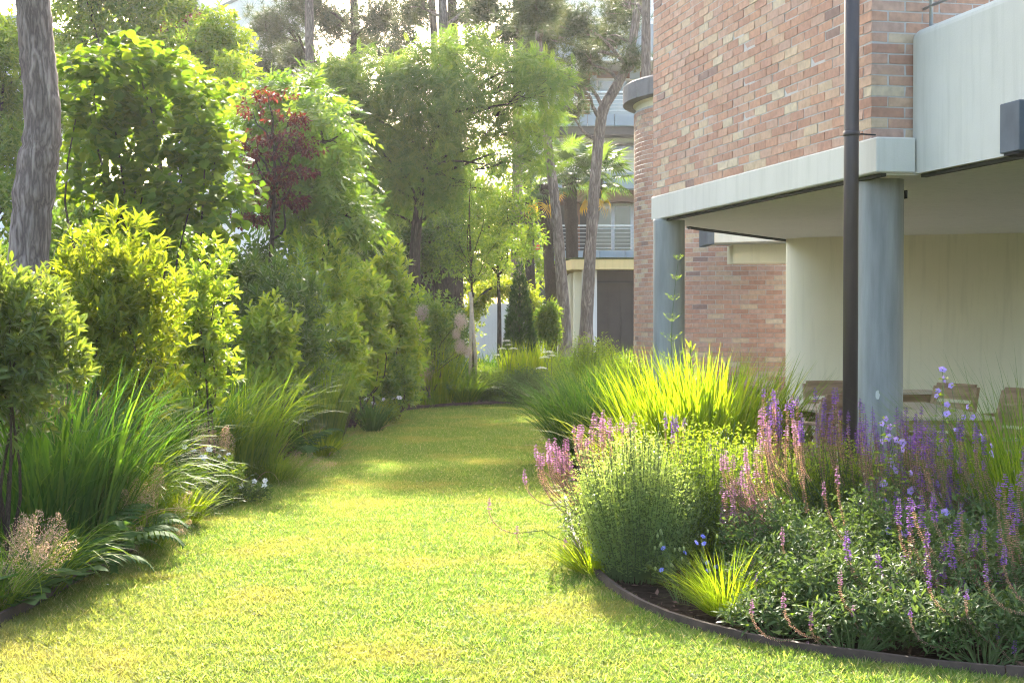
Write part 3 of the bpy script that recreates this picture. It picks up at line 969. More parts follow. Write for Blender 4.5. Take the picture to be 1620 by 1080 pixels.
# local coordinates of the house: x = w (inward), y = u (away along the wall), z up
g = Geo(); g.box((0.0, 0.0, ZB - 0.02), (3.6, WLEN, 8.5)); wall = g.obj('brick_wall', M_mortar, house)
def brick_V(x0, y0, z0, x1, y1, z1, j=0.0016):
    V = np.array([[x0, y0, z0], [x1, y0, z0], [x1, y1, z0], [x0, y1, z0], [x0, y0, z1], [x1, y0, z1], [x1, y1, z1], [x0, y1, z1]], float)
    return V + rng.normal(size=V.shape) * j
cands = []          # (score, lo, hi) of every brick of side wall and end wall
joined = Geo()
ncourse = 44
def pix(p):
    d = np.asarray(p) - np.array([0, 0, EYE])
    f = np.array([0, math.cos(TILT), -math.sin(TILT)]); u = np.array([0, math.sin(TILT), math.cos(TILT)])
    k = d @ f
    return 810 + F * d[0] / k, 540 - F * (d @ u) / k, k
for c in range(ncourse):
    z0 = ZB + c * CH + 0.004; z1 = z0 + BH
    odd = c % 2
    # end wall (y = 0 face) : stretcher first on even courses, header first on odd
    pos = 0.0
    first = BL if not odd else 0.12
    w = 0.0
    k = 0
    while w < 1.6:
        l = first if k == 0 else BL
        cands.append([(w if k else -0.004, -0.004, z0), (w + l, 0.118, z1), 'end'])
        w += l + JT; k += 1
    u = 0.118 + JT if not odd else BL + JT        # the corner brick turns the corner
    if odd:
        cands[-k][1] = (0.12, BL, z1)
    shift = 0.0
    while u < WLEN - 0.02:
        l = min(BL, WLEN - u)
        if l > 0.04:
            dx = -0.004 + rng.normal() * 0.0010
            cands.append([(dx, u, z0), (0.11, u + l, z1), 'side'])
        u += l + JT
scored = []
for i, (lo, hi, kind) in enumerate(cands):
    m = HW(lo[1] if kind == 'side' else 0, lo[0] if kind == 'end' else 0, (lo[2] + hi[2]) / 2)
    x, y, k = pix(m)
    vis = -15 < y < 330 and 1000 < x < 1560 and not (kind == 'end' and lo[0] > 0.30 and lo[2] < 3.5)
    scored.append((0 if vis else 1, k, i))
scored.sort()
singles = set(i for v, k, i in scored[:300] if v == 0)
unit_bricks = {}
for i, (lo, hi, kind) in enumerate(cands):
    if i in singles:
        dx, dy = round(hi[0] - lo[0], 2), round(hi[1] - lo[1], 2)
        key = (dx, dy, int(rng.integers(4)))
        if key not in unit_bricks:
            gg = Geo(); gg.add(brick_V(0, 0, 0, dx, dy, BH), [BOXF]); unit_bricks[key] = gg.mesh('brick', M_brick1)
        inst('brick', unit_bricks[key], wall, Matrix.Translation(lo))
    else:
        joined.add(brick_V(*lo, *hi), [BOXF], rng.random())
# far end return of the wall
for c in range(ncourse):
    z0 = ZB + c * CH + 0.004
    joined.add(brick_V(-0.002, WLEN - 0.01, z0, 0.12, WLEN + 0.006, z0 + BH), [BOXF], rng.random())
joined.obj('brick_courses', M_brick, wall, kind='stuff')

# concrete beam with its corner block, dark strip coloured as the drip gap's shadow, soffit
g = Geo()
def bevel_box(g, lo, hi, b=0.012, tint=0.5):
    lo = np.array(lo, float); hi = np.array(hi, float)
    V = []
    for sx in (0, 1):
        for sy in (0, 1):
            for sz in (0, 1):
                c = np.where([sx, sy, sz], hi, lo)
                s = np.where([sx, sy, sz], -1, 1) * b
                for ax in range(3):
                    q = c + s; q[ax] = c[ax]; V.append(q.copy())
    V = np.array(V)
    def id(sx, sy, sz, ax): return (sx * 4 + sy * 2 + sz) * 3 + ax
    quads = []; tris = []
    for ax in range(3):
        o = [a for a in range(3) if a != ax]
        for s in (0, 1):
            q = []
            for p, r in ((0, 0), (1, 0), (1, 1), (0, 1)):
                k = [0, 0, 0]; k[ax] = s; k[o[0]] = p; k[o[1]] = r; q.append(id(*k, ax))
            quads.append(q)
        for p in (0, 1):           # edges parallel to ax
            for r in (0, 1):
                k0 = [0, 0, 0]; k0[o[0]] = p; k0[o[1]] = r; k1 = list(k0); k1[ax] = 1
                quads.append([id(*k0, o[0]), id(*k0, o[1]), id(*k1, o[1]), id(*k1, o[0])])
    for sx in (0, 1):
        for sy in (0, 1):
            for sz in (0, 1):
                tris.append([id(sx, sy, sz, 0), id(sx, sy, sz, 1), id(sx, sy, sz, 2)])
    g.add(V, [np.array(quads), np.array(tris)], tint)
    return g
bevel_box(g, (-0.022, -0.13, 2.49), (0.275, WLEN + 0.01, 2.738), 0.010)
g.obj('beam', M_white, house)
g = Geo(); g.box((0.03, -0.09, 2.466), (0.07, WLEN - 0.03, 2.4895)); g.obj('drip_joint', M_drip, house)
g = Geo(); g.box((0.33, -3.1, 2.464), (0.37, -0.10, 2.4885)); g.obj('drip_joint', M_drip, house)
# ceiling slab under the first floor (world outline turned into house coordinates)
iHM = HM.inverted()
def h2(x, y):
    v = iHM @ Vector((x - Oc[0], y - Oc[1], 0)); return (v.x, v.y)
out = [h2(*p) for p in ((1.62, 14.95), (1.95, 15.75), (3.6, 18.55), (8.6, 19.4), (10.0, 5.6))] + [(0.40, -3.0), (0.40, -0.10), (0.07, -0.10), (0.07, 4.9)]
n = len(out)
V = np.array([[x, y, 2.478] for x, y in out] + [[x, y, 2.735] for x, y in out])
g = Geo(); g.add(V, [np.array([list(range(n))[::-1]]), np.array([list(range(n, 2 * n))]), np.array([[i, (i + 1) % n, n + (i + 1) % n, n + i] for i in range(n)])])
g.obj('ceiling', M_soffit, house)
e0 = np.array(h2(1.95, 15.75)); e1 = np.array(h2(3.6, 18.55))
g = Geo(); g.tube([[e0[0], e0[1] + 0.01, 2.47], [e1[0], e1[1] + 0.01, 2.47]], 0.022, 4); g.obj('ceiling_edge_trim', M_drip, house)
# balcony parapet with rounded top and end
g = Geo()
prof = []
for a in np.linspace(0, math.pi / 2, 5):
    prof.append((0.285 + 0.06 - 0.06 * math.cos(a), 3.50 - 0.06 + 0.06 * math.sin(a)))
prof = [(0.285, 2.488)] + prof + [(0.46, 3.50), (0.46, 2.488)]
ends = []
ys = [-3.2, -0.09, -0.05, -0.02, 0.0]
ins = [0, 0, 0.006, 0.022, 0.05]
V = []
for y, k in zip(ys, ins):
    for x, z in prof:
        V.append([x + k * (1 if x < 0.4 else -1), y, z - (k if z > 3.3 else 0)])
m = len(prof)
q = [[i * m + j, i * m + (j + 1) % m, (i + 1) * m + (j + 1) % m, (i + 1) * m + j] for i in range(len(ys) - 1) for j in range(m)]
g.add(np.array(V), [np.array(q), np.array([list(range(m))]), np.array([[(len(ys) - 1) * m + j for j in range(m)][::-1]])])
g.obj('parapet', M_white, house, smooth=False)
# handrail on the parapet
rail = Geo()
for y in (-0.13, -1.3, -2.5):
    rail = Geo(); rail.tube([[0.385, y, 3.48], [0.385, y, 4.1]], 0.014, 10); rail.obj('railing_post', M_rail, house, smooth=True)
for z in (3.66, 3.80, 3.94, 4.1):
    r_ = Geo(); r_.tube([[0.385, -0.02, z], [0.385, -3.0, z]], 0.011 if z < 4 else 0.02, 10); r_.obj('rail', M_rail, house, smooth=True)
# slate-grey overflow box on the parapet
bx = thing('overflow_box', 'slate grey metal box fixed to the pale balcony parapet', 'metal box', HW(-1.66, 0.285, 2.475), math.atan2(rw[1], rw[0]))
g = Geo(); bevel_box(g, (-0.15, 0.0, 0.0), (0.03, 0.215, 0.30), 0.005); g.obj('casing', M_box, bx)
g = Geo(); bevel_box(g, (-0.135, 0.02, -0.015), (-0.005, 0.195, 0.002), 0.003); g.obj('lower_lip', M_pipe_dark, bx)

# columns
def column(px, Y, top, r=0.165, chip=False):
    p = P(px, 600, Y)
    v = iHM @ Vector((p[0] - Oc[0], p[1] - Oc[1], 0))
    g = Geo()
    z = np.array([-0.02, 0.05, 1.2, 2.2, top - 0.02, top])
    g.tube(np.stack([np.full(6, v.x), np.full(6, v.y), z], -1), [r * 1.02, r, r, r, r, r], 40)
    o = g.obj('column', M_steel, house, smooth=False)
    for pl in o.data.polygons:
        pl.use_smooth = len(pl.vertices) == 4
    if chip:
        w = P(1388, 624, Y - r - 0.004)
        g = Geo()
        a = np.linspace(0, 6.283, 14)[:-1]
        rr = 1 + rng.normal(size=13) * 0.12
        yy = np.cos(a) * 0.016 * rr; zz = np.sin(a) * 0.034 * rr
        # hug the curved face
        ctr = np.array([p[0], p[1]])
        pts = []
        for dx, dz in zip(yy, zz):
            ang = math.atan2(w[1] - ctr[1], w[0] - ctr[0]) + dx / r
            X = ctr + (r + 0.0012) * np.array([math.cos(ang), math.sin(ang)])
            q_ = iHM @ Vector((X[0] - Oc[0], X[1] - Oc[1], 0)); pts.append([q_.x, q_.y, w[2] + dz])
        g.add(np.array(pts), [np.array([list(range(13))])]); g.obj('paint_chip', M_chip, o)
    return o
column(1391, 10.36, 2.492, 0.168, True)
column(1058, 14.82, 2.492, 0.163)
# rainwater pipe
pp = P(1346.5, 300, 9.93)
v = iHM @ Vector((pp[0] - Oc[0], pp[1] - Oc[1], 0))
dp = thing('downpipe', 'dark brown rainwater downpipe running down beside the grey column', 'pipe', (pp[0], pp[1], 0), math.atan2(rw[1], rw[0]))
g = Geo(); g.tube([[0, 0, -0.02], [0, 0, 2.69], [0, 0, 2.70], [0, 0, 8.0]], 0.0515, 28); o = g.obj('pipe', M_pipe, dp, smooth=True)
for z in (2.76, 5.2):
    g = Geo(); g.tube([[0, 0, z - 0.018], [0, 0, z - 0.006], [0, 0, z + 0.006], [0, 0, z + 0.018]], [0.055, 0.057, 0.057, 0.055], 28); o = g.obj('clamp', M_pipe, dp, smooth=True)
    g = Geo(); g.tube([[0.05, 0.0, z], [-v.x + 0.0 + 0.01, 0.03, z]], 0.006, 6); g.obj('bracket', M_pipe_dark, o)

# patio and rear cream wall
sheet('patio', [(2.42, 10.0), (8.6, 8.2), (8.6, 24), (1.45, 24), (1.45, 15.2)], 0.022, M_paving)
cl = []
c0 = np.array([4.15, 18.45]); rr = 0.6
for a in np.linspace(math.pi, math.pi * 1.5 - 0.12, 14):
    cl.append((c0[0] + rr * math.cos(a), c0[1] + rr * math.sin(a)))
cl += [(4.6, 17.62), (5.3, 17.32), (6.08, 17.02), (6.25, 17.08), (6.32, 17.3)]
cl = [(4.3, 20.2)] + cl + [(6.32, 20.2)]
cl = [h2(*p) for p in cl]
n = len(cl)
V = np.array([[x, y, 0.0] for x, y in cl] + [[x, y, 2.50] for x, y in cl])
g = Geo(); g.add(V, [np.array([[i, i + 1, n + i + 1, n + i] for i in range(n - 1)])])
g.obj('rear_wall', M_cream, house, smooth=True)
g = Geo(); a = h2(6.2, 19.0); b = h2(9.5, 18.6)
g.tube([[a[0], a[1], 1.25], [b[0], b[1], 1.25]], 1.25, 4); g.obj('back_room_wall', M_cream, house)
# a switch plate on the column
q0 = P(1431, 308, 10.36)
g = Geo(); v2 = iHM @ Vector((q0[0] - Oc[0], q0[1] - Oc[1], 0)); g.box((v2.x - 0.004, v2.y - 0.03, q0[2] - 0.03), (v2.x + 0.008, v2.y + 0.03, q0[2] + 0.03)); g.obj('junction_box', M_pipe_dark, house)

# curved stair tower
TC = np.array([P(1003, 400, 24.0)[0] + 2.02, 24.2]); TR = 2.0
tc = h2(*TC)
g = Geo()
na = 72
g.tube([[tc[0], tc[1], -0.02], [tc[0], tc[1], 4.92]], TR - 0.004, na); core = g.obj('tower_wall', M_mortar, house, smooth=False)
for pl in core.data.polygons: pl.use_smooth = len(pl.vertices) == 4
g = Geo()
alpha_h = math.atan2(rw[1], rw[0])
nb = 48
for c in range(65):
    z0 = 0.02 + c * CH; off = 0.5 * (c % 2)
    for k in range(nb):
        a0 = 2 * math.pi * (k + off) / nb
        aw = a0 + alpha_h
        if math.sin(aw) > 0.35:       # back half is never seen
            continue
        for a_s, a_e in ((a0, a0 + 2 * math.pi / nb - 0.005),):
            mid = (a_s + a_e) / 2
            V = []
            for z in (z0, z0 + BH):
                for r_ in (TR - 0.04, TR):
                    for a in (a_s, mid, a_e):
                        V.append([tc[0] + r_ * math.cos(a), tc[1] + r_ * math.sin(a), z])
            V = np.array(V) + rng.normal(size=(12, 3)) * 0.0015
            g.add(V, [np.array([[3, 4, 10, 9], [4, 5, 11, 10], [9, 10, 7, 6], [10, 11, 8, 7], [3, 9, 6, 0], [5, 2, 8, 11], [3, 0, 1, 4], [4, 1, 2, 5]])], rng.random())
g.obj('brick_courses', M_brick, core, kind='stuff')
def ring(g, prof, n=64):
    a = np.linspace(0, 2 * math.pi, n + 1)[:-1]
    m = len(prof)
    V = np.concatenate([np.stack([tc[0] + r_ * np.cos(a), tc[1] + r_ * np.sin(a), np.full(n, z)], -1) for r_, z in prof])
    q = [[k * n + j, k * n + (j + 1) % n, (k + 1) * n + (j + 1) % n, (k + 1) * n + j] for k in range(m - 1) for j in range(n)]
    g.add(V, [np.array(q), np.array([[(m - 1) * n + j for j in range(n)]])])
g = Geo(); ring(g, [(TR - 0.03, 4.90), (TR - 0.03, 5.02), (TR + 0.02, 5.05)]); g.obj('tower_band', M_cream, house)
# cap of lead sheets, one per bay
for k in range(36):
    a0 = 2 * math.pi * k / 36; a1 = 2 * math.pi * (k + 1) / 36 - 0.004
    g = Geo(); V = []
    for a in (a0, (a0 + a1) / 2, a1):
        for r_, z in ((TR - 0.02, 5.05), (TR + 0.19, 5.06), (TR + 0.19, 5.34), (TR + 0.16, 5.37), (0.0, 5.46)):
            V.append([tc[0] + r_ * math.cos(a), tc[1] + r_ * math.sin(a), z])
    q = [[i * 5 + j, (i + 1) * 5 + j, (i + 1) * 5 + j + 1, i * 5 + j + 1] for i in range(2) for j in range(4)]
    g.add(np.array(V), [np.array(q)]); g.obj('cap_sheet', M_cap, house)
# small balcony between tower and terrace
def at_h(px, py, Y):
    p = P(px, py, Y); w_ = iHM @ Vector((p[0] - Oc[0], p[1] - Oc[1], 0)); return np.array([w_.x, w_.y, p[2]])
def prism(g, corners_bottom, z0, z1):
    n = len(corners_bottom)
    V = np.array([[x, y, z0] for x, y in corners_bottom] + [[x, y, z1] for x, y in corners_bottom])
    g.add(V, [np.array([list(range(n))[::-1]]), np.array([list(range(n, 2 * n))]), np.array([[i, (i + 1) % n, n + (i + 1) % n, n + i] for i in range(n)])])
    return g
a = P(1130, 384, 20.6); b = P(1252, 381, 19.6)
prism(Geo(), [h2(a[0], 20.6), h2(b[0] + 0.6, 19.5), h2(b[0] + 0.8, 21), h2(a[0], 21.5)], a[2], a[2] + 0.5).obj('balcony_slab', M_white, house)
prism(Geo(), [h2(a[0] - 0.10, 20.58), h2(a[0] - 0.004, 20.57), h2(a[0] - 0.004, 21.5), h2(a[0] - 0.10, 21.5)], a[2] - 0.02, a[2] + 0.5).obj('slab_end_plate', M_box, house)
c_ = P(1160, 414, 21.0)
prism(Geo(), [h2(c_[0], 21.0), h2(b[0] + 0.7, 20.5), h2(b[0] + 0.7, 21.4), h2(c_[0], 21.6)], a[2] - 0.28, a[2] - 0.004).obj('balcony_beam', M_cream, house)

# ================================================================== FAR BUILDINGS
def fbox(g, x0, y0, x1, y1, Y, d0, d1):
    """box whose front face is seen at the pixel rectangle at distance Y; d0..d1 = depth from Y"""
    a = P(x0, y1, Y); b = P(x1, y0, Y)
    g.box((a[0], Y + d0, a[2]), (b[0], Y + d1, b[2]))
    return g
YB = 65.0
apt = thing('apartment_block', 'grey apartment block with stacked balconies behind the palms', 'building', (P(960, 500, YB)[0], YB, 0))
def bpart(name, rect, mat, d0=0.0, d1=0.3, par=None, Y=YB, root=None):
    g = Geo(); fbox(g, *rect, Y, d0, d1)
    r = root or apt
    off = np.array(r.location)
    for i in range(len(g.v)): g.v[i] = g.v[i] - off
    if par is not None and par is not r:
        pass
    o = g.obj(name, mat, r if par is None else par)
    return o
bpart('wall', (822, -60, 1130, 560), M_far_white, 3.0, 12)
bpart('roof_fascia', (868, 40, 1130, 92), M_panel, -0.2, 3.2)
bpart('roof_trim', (905, 92, 1130, 98), M_frame, -0.3, 3.2)
bpart('side_pier', (868, 98, 914, 176), M_far_white, 0.0, 3.2)
bpart('recess_back', (914, 98, 1130, 182), M_brownwall, 2.6, 2.95)
bpart('recess_pier', (938, 108, 948, 182), M_panel, 2.0, 2.6)
w = bpart('window', (948, 111, 1016, 182), M_frame, 2.3, 2.55)
bpart('pane', (951, 115, 1012, 182), M_glass, 2.25, 2.3, w)
bpart('blind', (1000, 98, 1016, 118), M_panel, 1.2, 1.3)
bpart('railing', (912, 145, 1130, 147.5), M_rail, -0.15, -0.05)
for k in range(5):
    bpart('rail_bar', (912, 152 + k * 6, 1130, 152.6 + k * 6), M_rail, -0.12, -0.08)
bpart('rail_glass', (936, 150, 1012, 181), M_rail_glass, 0.0, 0.03)
for k in range(6):
    bpart('fascia_panel', (846 + k * 42, 182, 846 + k * 42 + 41, 200), M_panel, -0.2, 0.1)
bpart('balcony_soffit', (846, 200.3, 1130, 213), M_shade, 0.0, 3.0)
bpart('lintel', (880, 213.3, 1130, 219), M_frame, 1.2, 3)
w = bpart('window', (930, 219.3, 1130, 273), M_frame, 2.2, 2.9)
bpart('pane', (932, 220, 1130, 228), M_glass, 2.1, 2.2, w)
for k in range(8):
    bpart('shutter_slat', (932, 229 + k * 5.5, 1130, 234 + k * 5.5), M_shutter, 2.05 + 0.02 * (k % 2), 2.2, w)
for k in range(7):
    bpart('fascia_panel', (838 + k * 42, 274, 838 + k * 42 + 41, 299), M_panel, -0.2, 0.1)
bpart('balcony_soffit', (830, 299.3, 1130, 318), M_brownwall, 0.3, 3.0)
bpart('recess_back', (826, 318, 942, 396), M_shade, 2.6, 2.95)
bpart('recess_wall', (906, 310, 920, 396), M_brownwall, 1.4, 2.5)
for x0, x1 in ((943, 972), (973, 1003), (1004, 1034)):
    w = bpart('window', (x0, 319, x1, 395), M_frame, 1.2, 1.4)
    bpart('pane', (x0 + 2.2, 323, x1 - 2.2, 356), M_glass, 1.12, 1.2, w)
    bpart('pane', (x0 + 2.2, 358, x1 - 2.2, 393), M_glass, 1.12, 1.2, w)
bpart('railing', (824, 356, 1130, 358), M_rail, -0.15, -0.05)
for k in range(6):
    bpart('rail_bar', (824, 362 + k * 6, 1130, 362.6 + k * 6), M_rail, -0.12, -0.08)
for k in range(7):
    bpart('fascia_panel', (822 + k * 42, 397, 822 + k * 42 + 41, 418), M_panel, -0.2, 0.1)
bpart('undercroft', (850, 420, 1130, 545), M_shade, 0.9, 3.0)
for x in (826, 838):
    bpart('post', (x, 418, x + 4, 545), M_frame, 0.0, 0.3)
bpart('post', (829, 325, 832, 397), M_frame, 0.3, 0.5)
g = Geo(); fbox(g, 846, 386, 854, 395, YB + 0.6, 0, 0.4); o = g.obj('storage_bin', plain('red_plastic', (0.5, 0.03, 0.04), 0.5)); tag(o, 'small red bin on the first floor balcony behind palms', 'bin')

# white houses uphill on the left
def white_house(name, label, rects, Y):
    t = thing(name, label, 'building', (P(rects[0][1][0], 500, Y)[0], Y, 0))
    for nm, rc, mt, d0, d1 in rects:
        bpart(nm, rc, mt, d0, d1, root=t, Y=Y)
    return t
wh = white_house('white_house', 'white flat roofed house rising behind the trees', [
    ('wall', (255, -60, 440, 556), M_far_white, 3, 10), ('window', (312, -8, 330, 20), M_shutter, 2.9, 3.1), ('window', (290, -8, 300, 18), M_shutter, 2.9, 3.1),
    ('eaves', (250, -14, 400, 4), M_frame, 1.4, 3.4), ('corner_pier', (352, 5, 358, 60), M_panel, 2.6, 3.0)], 62)
# sloping stair wall in front of it
Yw = 58.0
pa, pb, pc, pd = P(322, 24, Yw), P(378, -2, Yw - 3), P(448, -2, Yw - 3), P(448, 60, Yw - 3)
off = np.array(wh.location)
V = np.array([P(322, 24, Yw), P(382, -4, Yw - 3), P(470, -30, Yw - 6), P(470, 70, Yw - 6), P(400, 80, Yw - 3), P(322, 110, Yw)])
V2 = V + np.array([0.3, 0.6, 0])
g = Geo(); g.add(np.concatenate([V, V2]) - off, [np.array([[0, 1, 2, 3, 4, 5]]), np.array([[6, 11, 10, 9, 8, 7]]), np.array([[i, (i + 1) % 6, 6 + (i + 1) % 6, 6 + i] for i in range(6)])]); g.obj('stair_wall', M_far_white, wh)
g = Geo(); g.tube(np.array([P(322, 23, Yw), P(382, -5, Yw - 3), P(470, -31, Yw - 6)]) - off, 0.09, 6); g.obj('coping', M_panel, wh)
g = Geo(); g.tube(np.array([P(371, 40, Yw - 3.2), P(371, 27, Yw - 3.2), P(373, 25, Yw - 3.4)]) - off, 0.05, 8); g.obj('vent_pipe', M_box, wh)
white_house('white_house', 'white house with a railed terrace beside the big pine trunk', [('wall', (-90, 10, 34, 562), M_far_white, 2, 9), ('terrace_slab', (-90, 24, 40, 30), M_panel, 0, 2.2), ('railing', (-90, 6, 40, 8), M_rail, 0, 0.1), ('railing', (-90, 14, 40, 15.5), M_rail, 0, 0.1)], 55)
# light low garden wall beyond the arbour
g = Geo(); fbox(g, 690, 480, 905, 573, 46, 0, 0.25); o = g.obj('garden_wall', M_far_white); tag(o, 'low white rendered garden wall seen through the arbour', 'wall')

# garage
YG = 40.0
gr = thing('garage', 'small garage with yellow fascia, brown door and round wall lamp', 'garage', (P(960, 500, YG)[0], YG, 0))
def gpart(name, rect, mat, d0, d1, par=None):
    return bpart(name, rect, mat, d0, d1, par, YG, gr)
gpart('pier', (921, 427, 944.5, 590), M_far_white, 0.0, 0.5)
gpart('side_wall', (905, 430, 915, 590), M_cream, 1.2, 5)
gpart('pier', (909, 429, 922.5, 590), M_cream, 0.35, 0.9)
gpart('wall', (944, 427, 1060, 446), M_door, 0.25, 0.5)
dr_ = gpart('door', (943, 447, 1060, 590), M_door, 0.45, 0.6)
for k in range(6):
    gpart('door_panel', (946 + k * 19, 452, 946 + k * 19 + 17.5, 590), M_door, 0.41, 0.45, dr_)
gpart('door_rail', (936, 444.2, 1060, 446.8), M_pipe_dark, 0.05, 0.25)
V = np.array([P(882, 434, YG + 2.5), P(905, 426, YG - 0.5), P(1060, 426, YG - 0.5), P(1060, 434, YG + 6), P(882, 434, YG + 6)])
zt = P(905, 410, YG - 0.5)[2]; zb = P(905, 426, YG - 0.5)[2]
outl = [(P(882, 420, YG + 2.5)[0], YG + 2.5), (P(905, 420, YG - 0.5)[0], YG - 0.5), (P(1075, 420, YG - 0.5)[0], YG - 0.5), (P(1075, 420, YG - 0.5)[0], YG + 6), (P(882, 420, YG + 2.5)[0], YG + 6)]
offg = np.array(gr.location)
outl = [(x - offg[0], y - offg[1]) for x, y in outl]
prism(Geo(), outl, zb, zt).obj('fascia', M_yellow, gr)
cx = np.mean([p[0] for p in outl]); cy = np.mean([p[1] for p in outl])
prism(Geo(), [(cx + (x - cx) * 1.004, cy + (y - cy) * 1.01) for x, y in outl], zt + 0.003, zt + 0.05).obj('roof_gravel', M_ground, gr)
lp = P(932, 459, YG - 0.12)
lamp = thing('globe_lamp', 'round globe lamp on the white garage pier', 'lamp', lp)
g = Geo()
th_ = np.linspace(0.05, math.pi - 0.05, 12)
g.tube(np.stack([np.zeros(12), np.zeros(12), -0.12 * np.cos(th_)], -1), 0.12 * np.sin(th_), 18); g.obj('globe', M_globe, lamp, smooth=True)
g = Geo(); g.tube([[0, 0.14, -0.1], [0, 0.02, -0.1]], 0.03, 8); g.obj('bracket', M_pipe_dark, lamp)

# ================================================================== FURNITURE
def teak_chair(label, x, y, rz, group=None):
    t = thing('garden_chair', label, 'chair', (x, y, 0.022), rz, group)
    for sx in (-1, 1):
        g = Geo(); g.box((sx * 0.235 - 0.02, -0.24, 0), (sx * 0.235 + 0.02, -0.20, 0.62)); g.obj('leg', M_teak, t)
        g = Geo()
        V = np.array([[sx * 0.235 - 0.02, 0.20, 0], [sx * 0.235 + 0.02, 0.20, 0], [sx * 0.235 + 0.02, 0.245, 0], [sx * 0.235 - 0.02, 0.245, 0],
                      [sx * 0.235 - 0.02, 0.18, 0.42], [sx * 0.235 + 0.02, 0.18, 0.42], [sx * 0.235 + 0.02, 0.245, 0.42], [sx * 0.235 - 0.02, 0.245, 0.42],
                      [sx * 0.235 - 0.02, 0.30, 0.84], [sx * 0.235 + 0.02, 0.30, 0.84], [sx * 0.235 + 0.02, 0.335, 0.84], [sx * 0.235 - 0.02, 0.335, 0.84]])
        g.add(V, [np.array([[0, 1, 5, 4], [1, 2, 6, 5], [2, 3, 7, 6], [3, 0, 4, 7], [4, 5, 9, 8], [5, 6, 10, 9], [6, 7, 11, 10], [7, 4, 8, 11], [8, 9, 10, 11], [3, 2, 1, 0]])])
        g.obj('leg', M_teak, t)
        g = Geo(); bevel_box(g, (sx * 0.25 - 0.03, -0.27, 0.62), (sx * 0.25 + 0.03, 0.26, 0.645), 0.006); g.obj('armrest', M_teak, t)
    for k in range(6):
        g = Geo(); y0 = -0.24 + k * 0.073; bevel_box(g, (-0.213, y0, 0.42 - 0.01 * k * 0.3), (0.213, y0 + 0.06, 0.44 - 0.01 * k * 0.3), 0.004); g.obj('seat_slat', M_teak, t)
    for k, (z0, z1) in enumerate(((0.470, 0.525), (0.553, 0.608), (0.636, 0.694), (0.724, 0.865))):
        g = Geo(); xs = np.linspace(-0.225, 0.225, 7); V = []
        for x_ in xs:
            bow = 0.03 * (1 - (x_ / 0.225) ** 2)
            for z, dy in ((z0, 0.0), (z1, 0.0)):
                yy = 0.18 + (z - 0.42) * 0.29 + bow
                V += [[x_, yy, z], [x_, yy + 0.022, z]]
        V = np.array(V); q = []
        for i in range(6):
            a_ = i * 4; b_ = a_ + 4
            q += [[a_, b_, b_ + 2, a_ + 2], [a_ + 1, a_ + 3, b_ + 3, b_ + 1], [a_ + 2, b_ + 2, b_ + 3, a_ + 3], [a_, a_ + 1, b_ + 1, b_]]
        q += [[0, 2, 3, 1], [24, 25, 27, 26]]
        g.add(V, [np.array(q)]); g.obj('back_slat', M_teak, t)
    return t
def teak_table(label, x, y, rz, L, W, H=0.70):
    t = thing('garden_table', label, 'table', (x, y, 0.022), rz)
    nb_ = max(5, int(W / 0.1))
    for k in range(nb_):
        g = Geo(); y0 = -W / 2 + k * W / nb_; bevel_box(g, (-L / 2, y0 + 0.003, H - 0.025), (L / 2, y0 + W / nb_ - 0.003, H), 0.003); g.obj('top_slat', M_table, t)
    for sx in (-1, 1):
        for sy in (-1, 1):
            g = Geo(); g.box((sx * (L / 2 - 0.09) - 0.03, sy * (W / 2 - 0.09) - 0.03, 0), (sx * (L / 2 - 0.09) + 0.03, sy * (W / 2 - 0.09) + 0.03, H - 0.026)); g.obj('leg', M_teak, t)
        g = Geo(); g.box((-L / 2 + 0.13, sx * (W / 2 - 0.09) - 0.012, H - 0.11), (L / 2 - 0.13, sx * (W / 2 - 0.09) + 0.012, H - 0.027)); g.obj('apron', M_teak, t)
    return t
teak_table('teak slatted table left of the grey column and brown downpipe', 2.86, 12.1, 0.2, 0.9, 0.8)
teak_chair('teak chair against the cream wall, facing out over the left table', 3.0, 12.95, 0.12)
teak_chair('teak chair with its back to the salvias, just left of downpipe', 2.45, 11.35, math.pi + 0.55)
teak_chair('teak chair half hidden by grass at the end of left table', 2.35, 12.3, math.pi / 2 + 0.3)
teak_table('long teak slatted table right of the grey column', 3.22, 11.75, 0.0, 0.95, 1.9)
teak_chair('teak chair at the far corner of the long table, turned aside', 3.70, 12.55, -1.05)
teak_chair('teak chair along the side of the long table, nearest the tall mallow', 3.98, 11.75, -1.2)
teak_chair('dark teak chair backing onto the tall grass at the border end', 3.52, 10.05, math.pi + 0.15)
teak_chair('teak chair beside the dark end of the cream wall', 4.5, 11.35, -1.3)
teak_table('teak side table standing against the cream wall', 3.75, 14.2, 0.1, 1.0, 0.5, 0.72)

# ================================================================== TREES
def leaf_meshes(tpl_fn, mat, n=4):
    out = []
    for k in range(n):
        V, Fs = tpl_fn()
        V = V + rng.normal(size=V.shape) * 0.018
        V[:, 2] += 0.08 * rng.normal() * V[:, 1] ** 2
        g = Geo(); g.add(V, Fs); out.append(g.mesh('leaf', mat))
    return out
LM_hazel = leaf_meshes(leaf_round, L_hazel1)
LM_yellow = leaf_meshes(lambda: leaf_fine(0.30, 0.25, 0.15), L_yellow1)

# big leaning pine trunk on the left, crown above the frame
def trunk_only(name, label, pts, Y, widths, barkm=B_pine, top=None, ground=True, group=None, sides=14):
    """pts: pixel points from the bottom up; widths in px"""
    W = [P(x, y, Y) for x, y in pts]
    r = [w * Y / F / 2 for w in widths]
    if ground:
        b = W[0].copy(); b[2] = -0.05
        d = (W[0] - W[1]); k = (W[0][2]) / max(abs(d[2]), 0.2)
        b[0] += d[0] * min(k, 1.5) * 0.5
        W = [b] + W; r = [r[0] * 1.25] + r
    return np.array(W), r

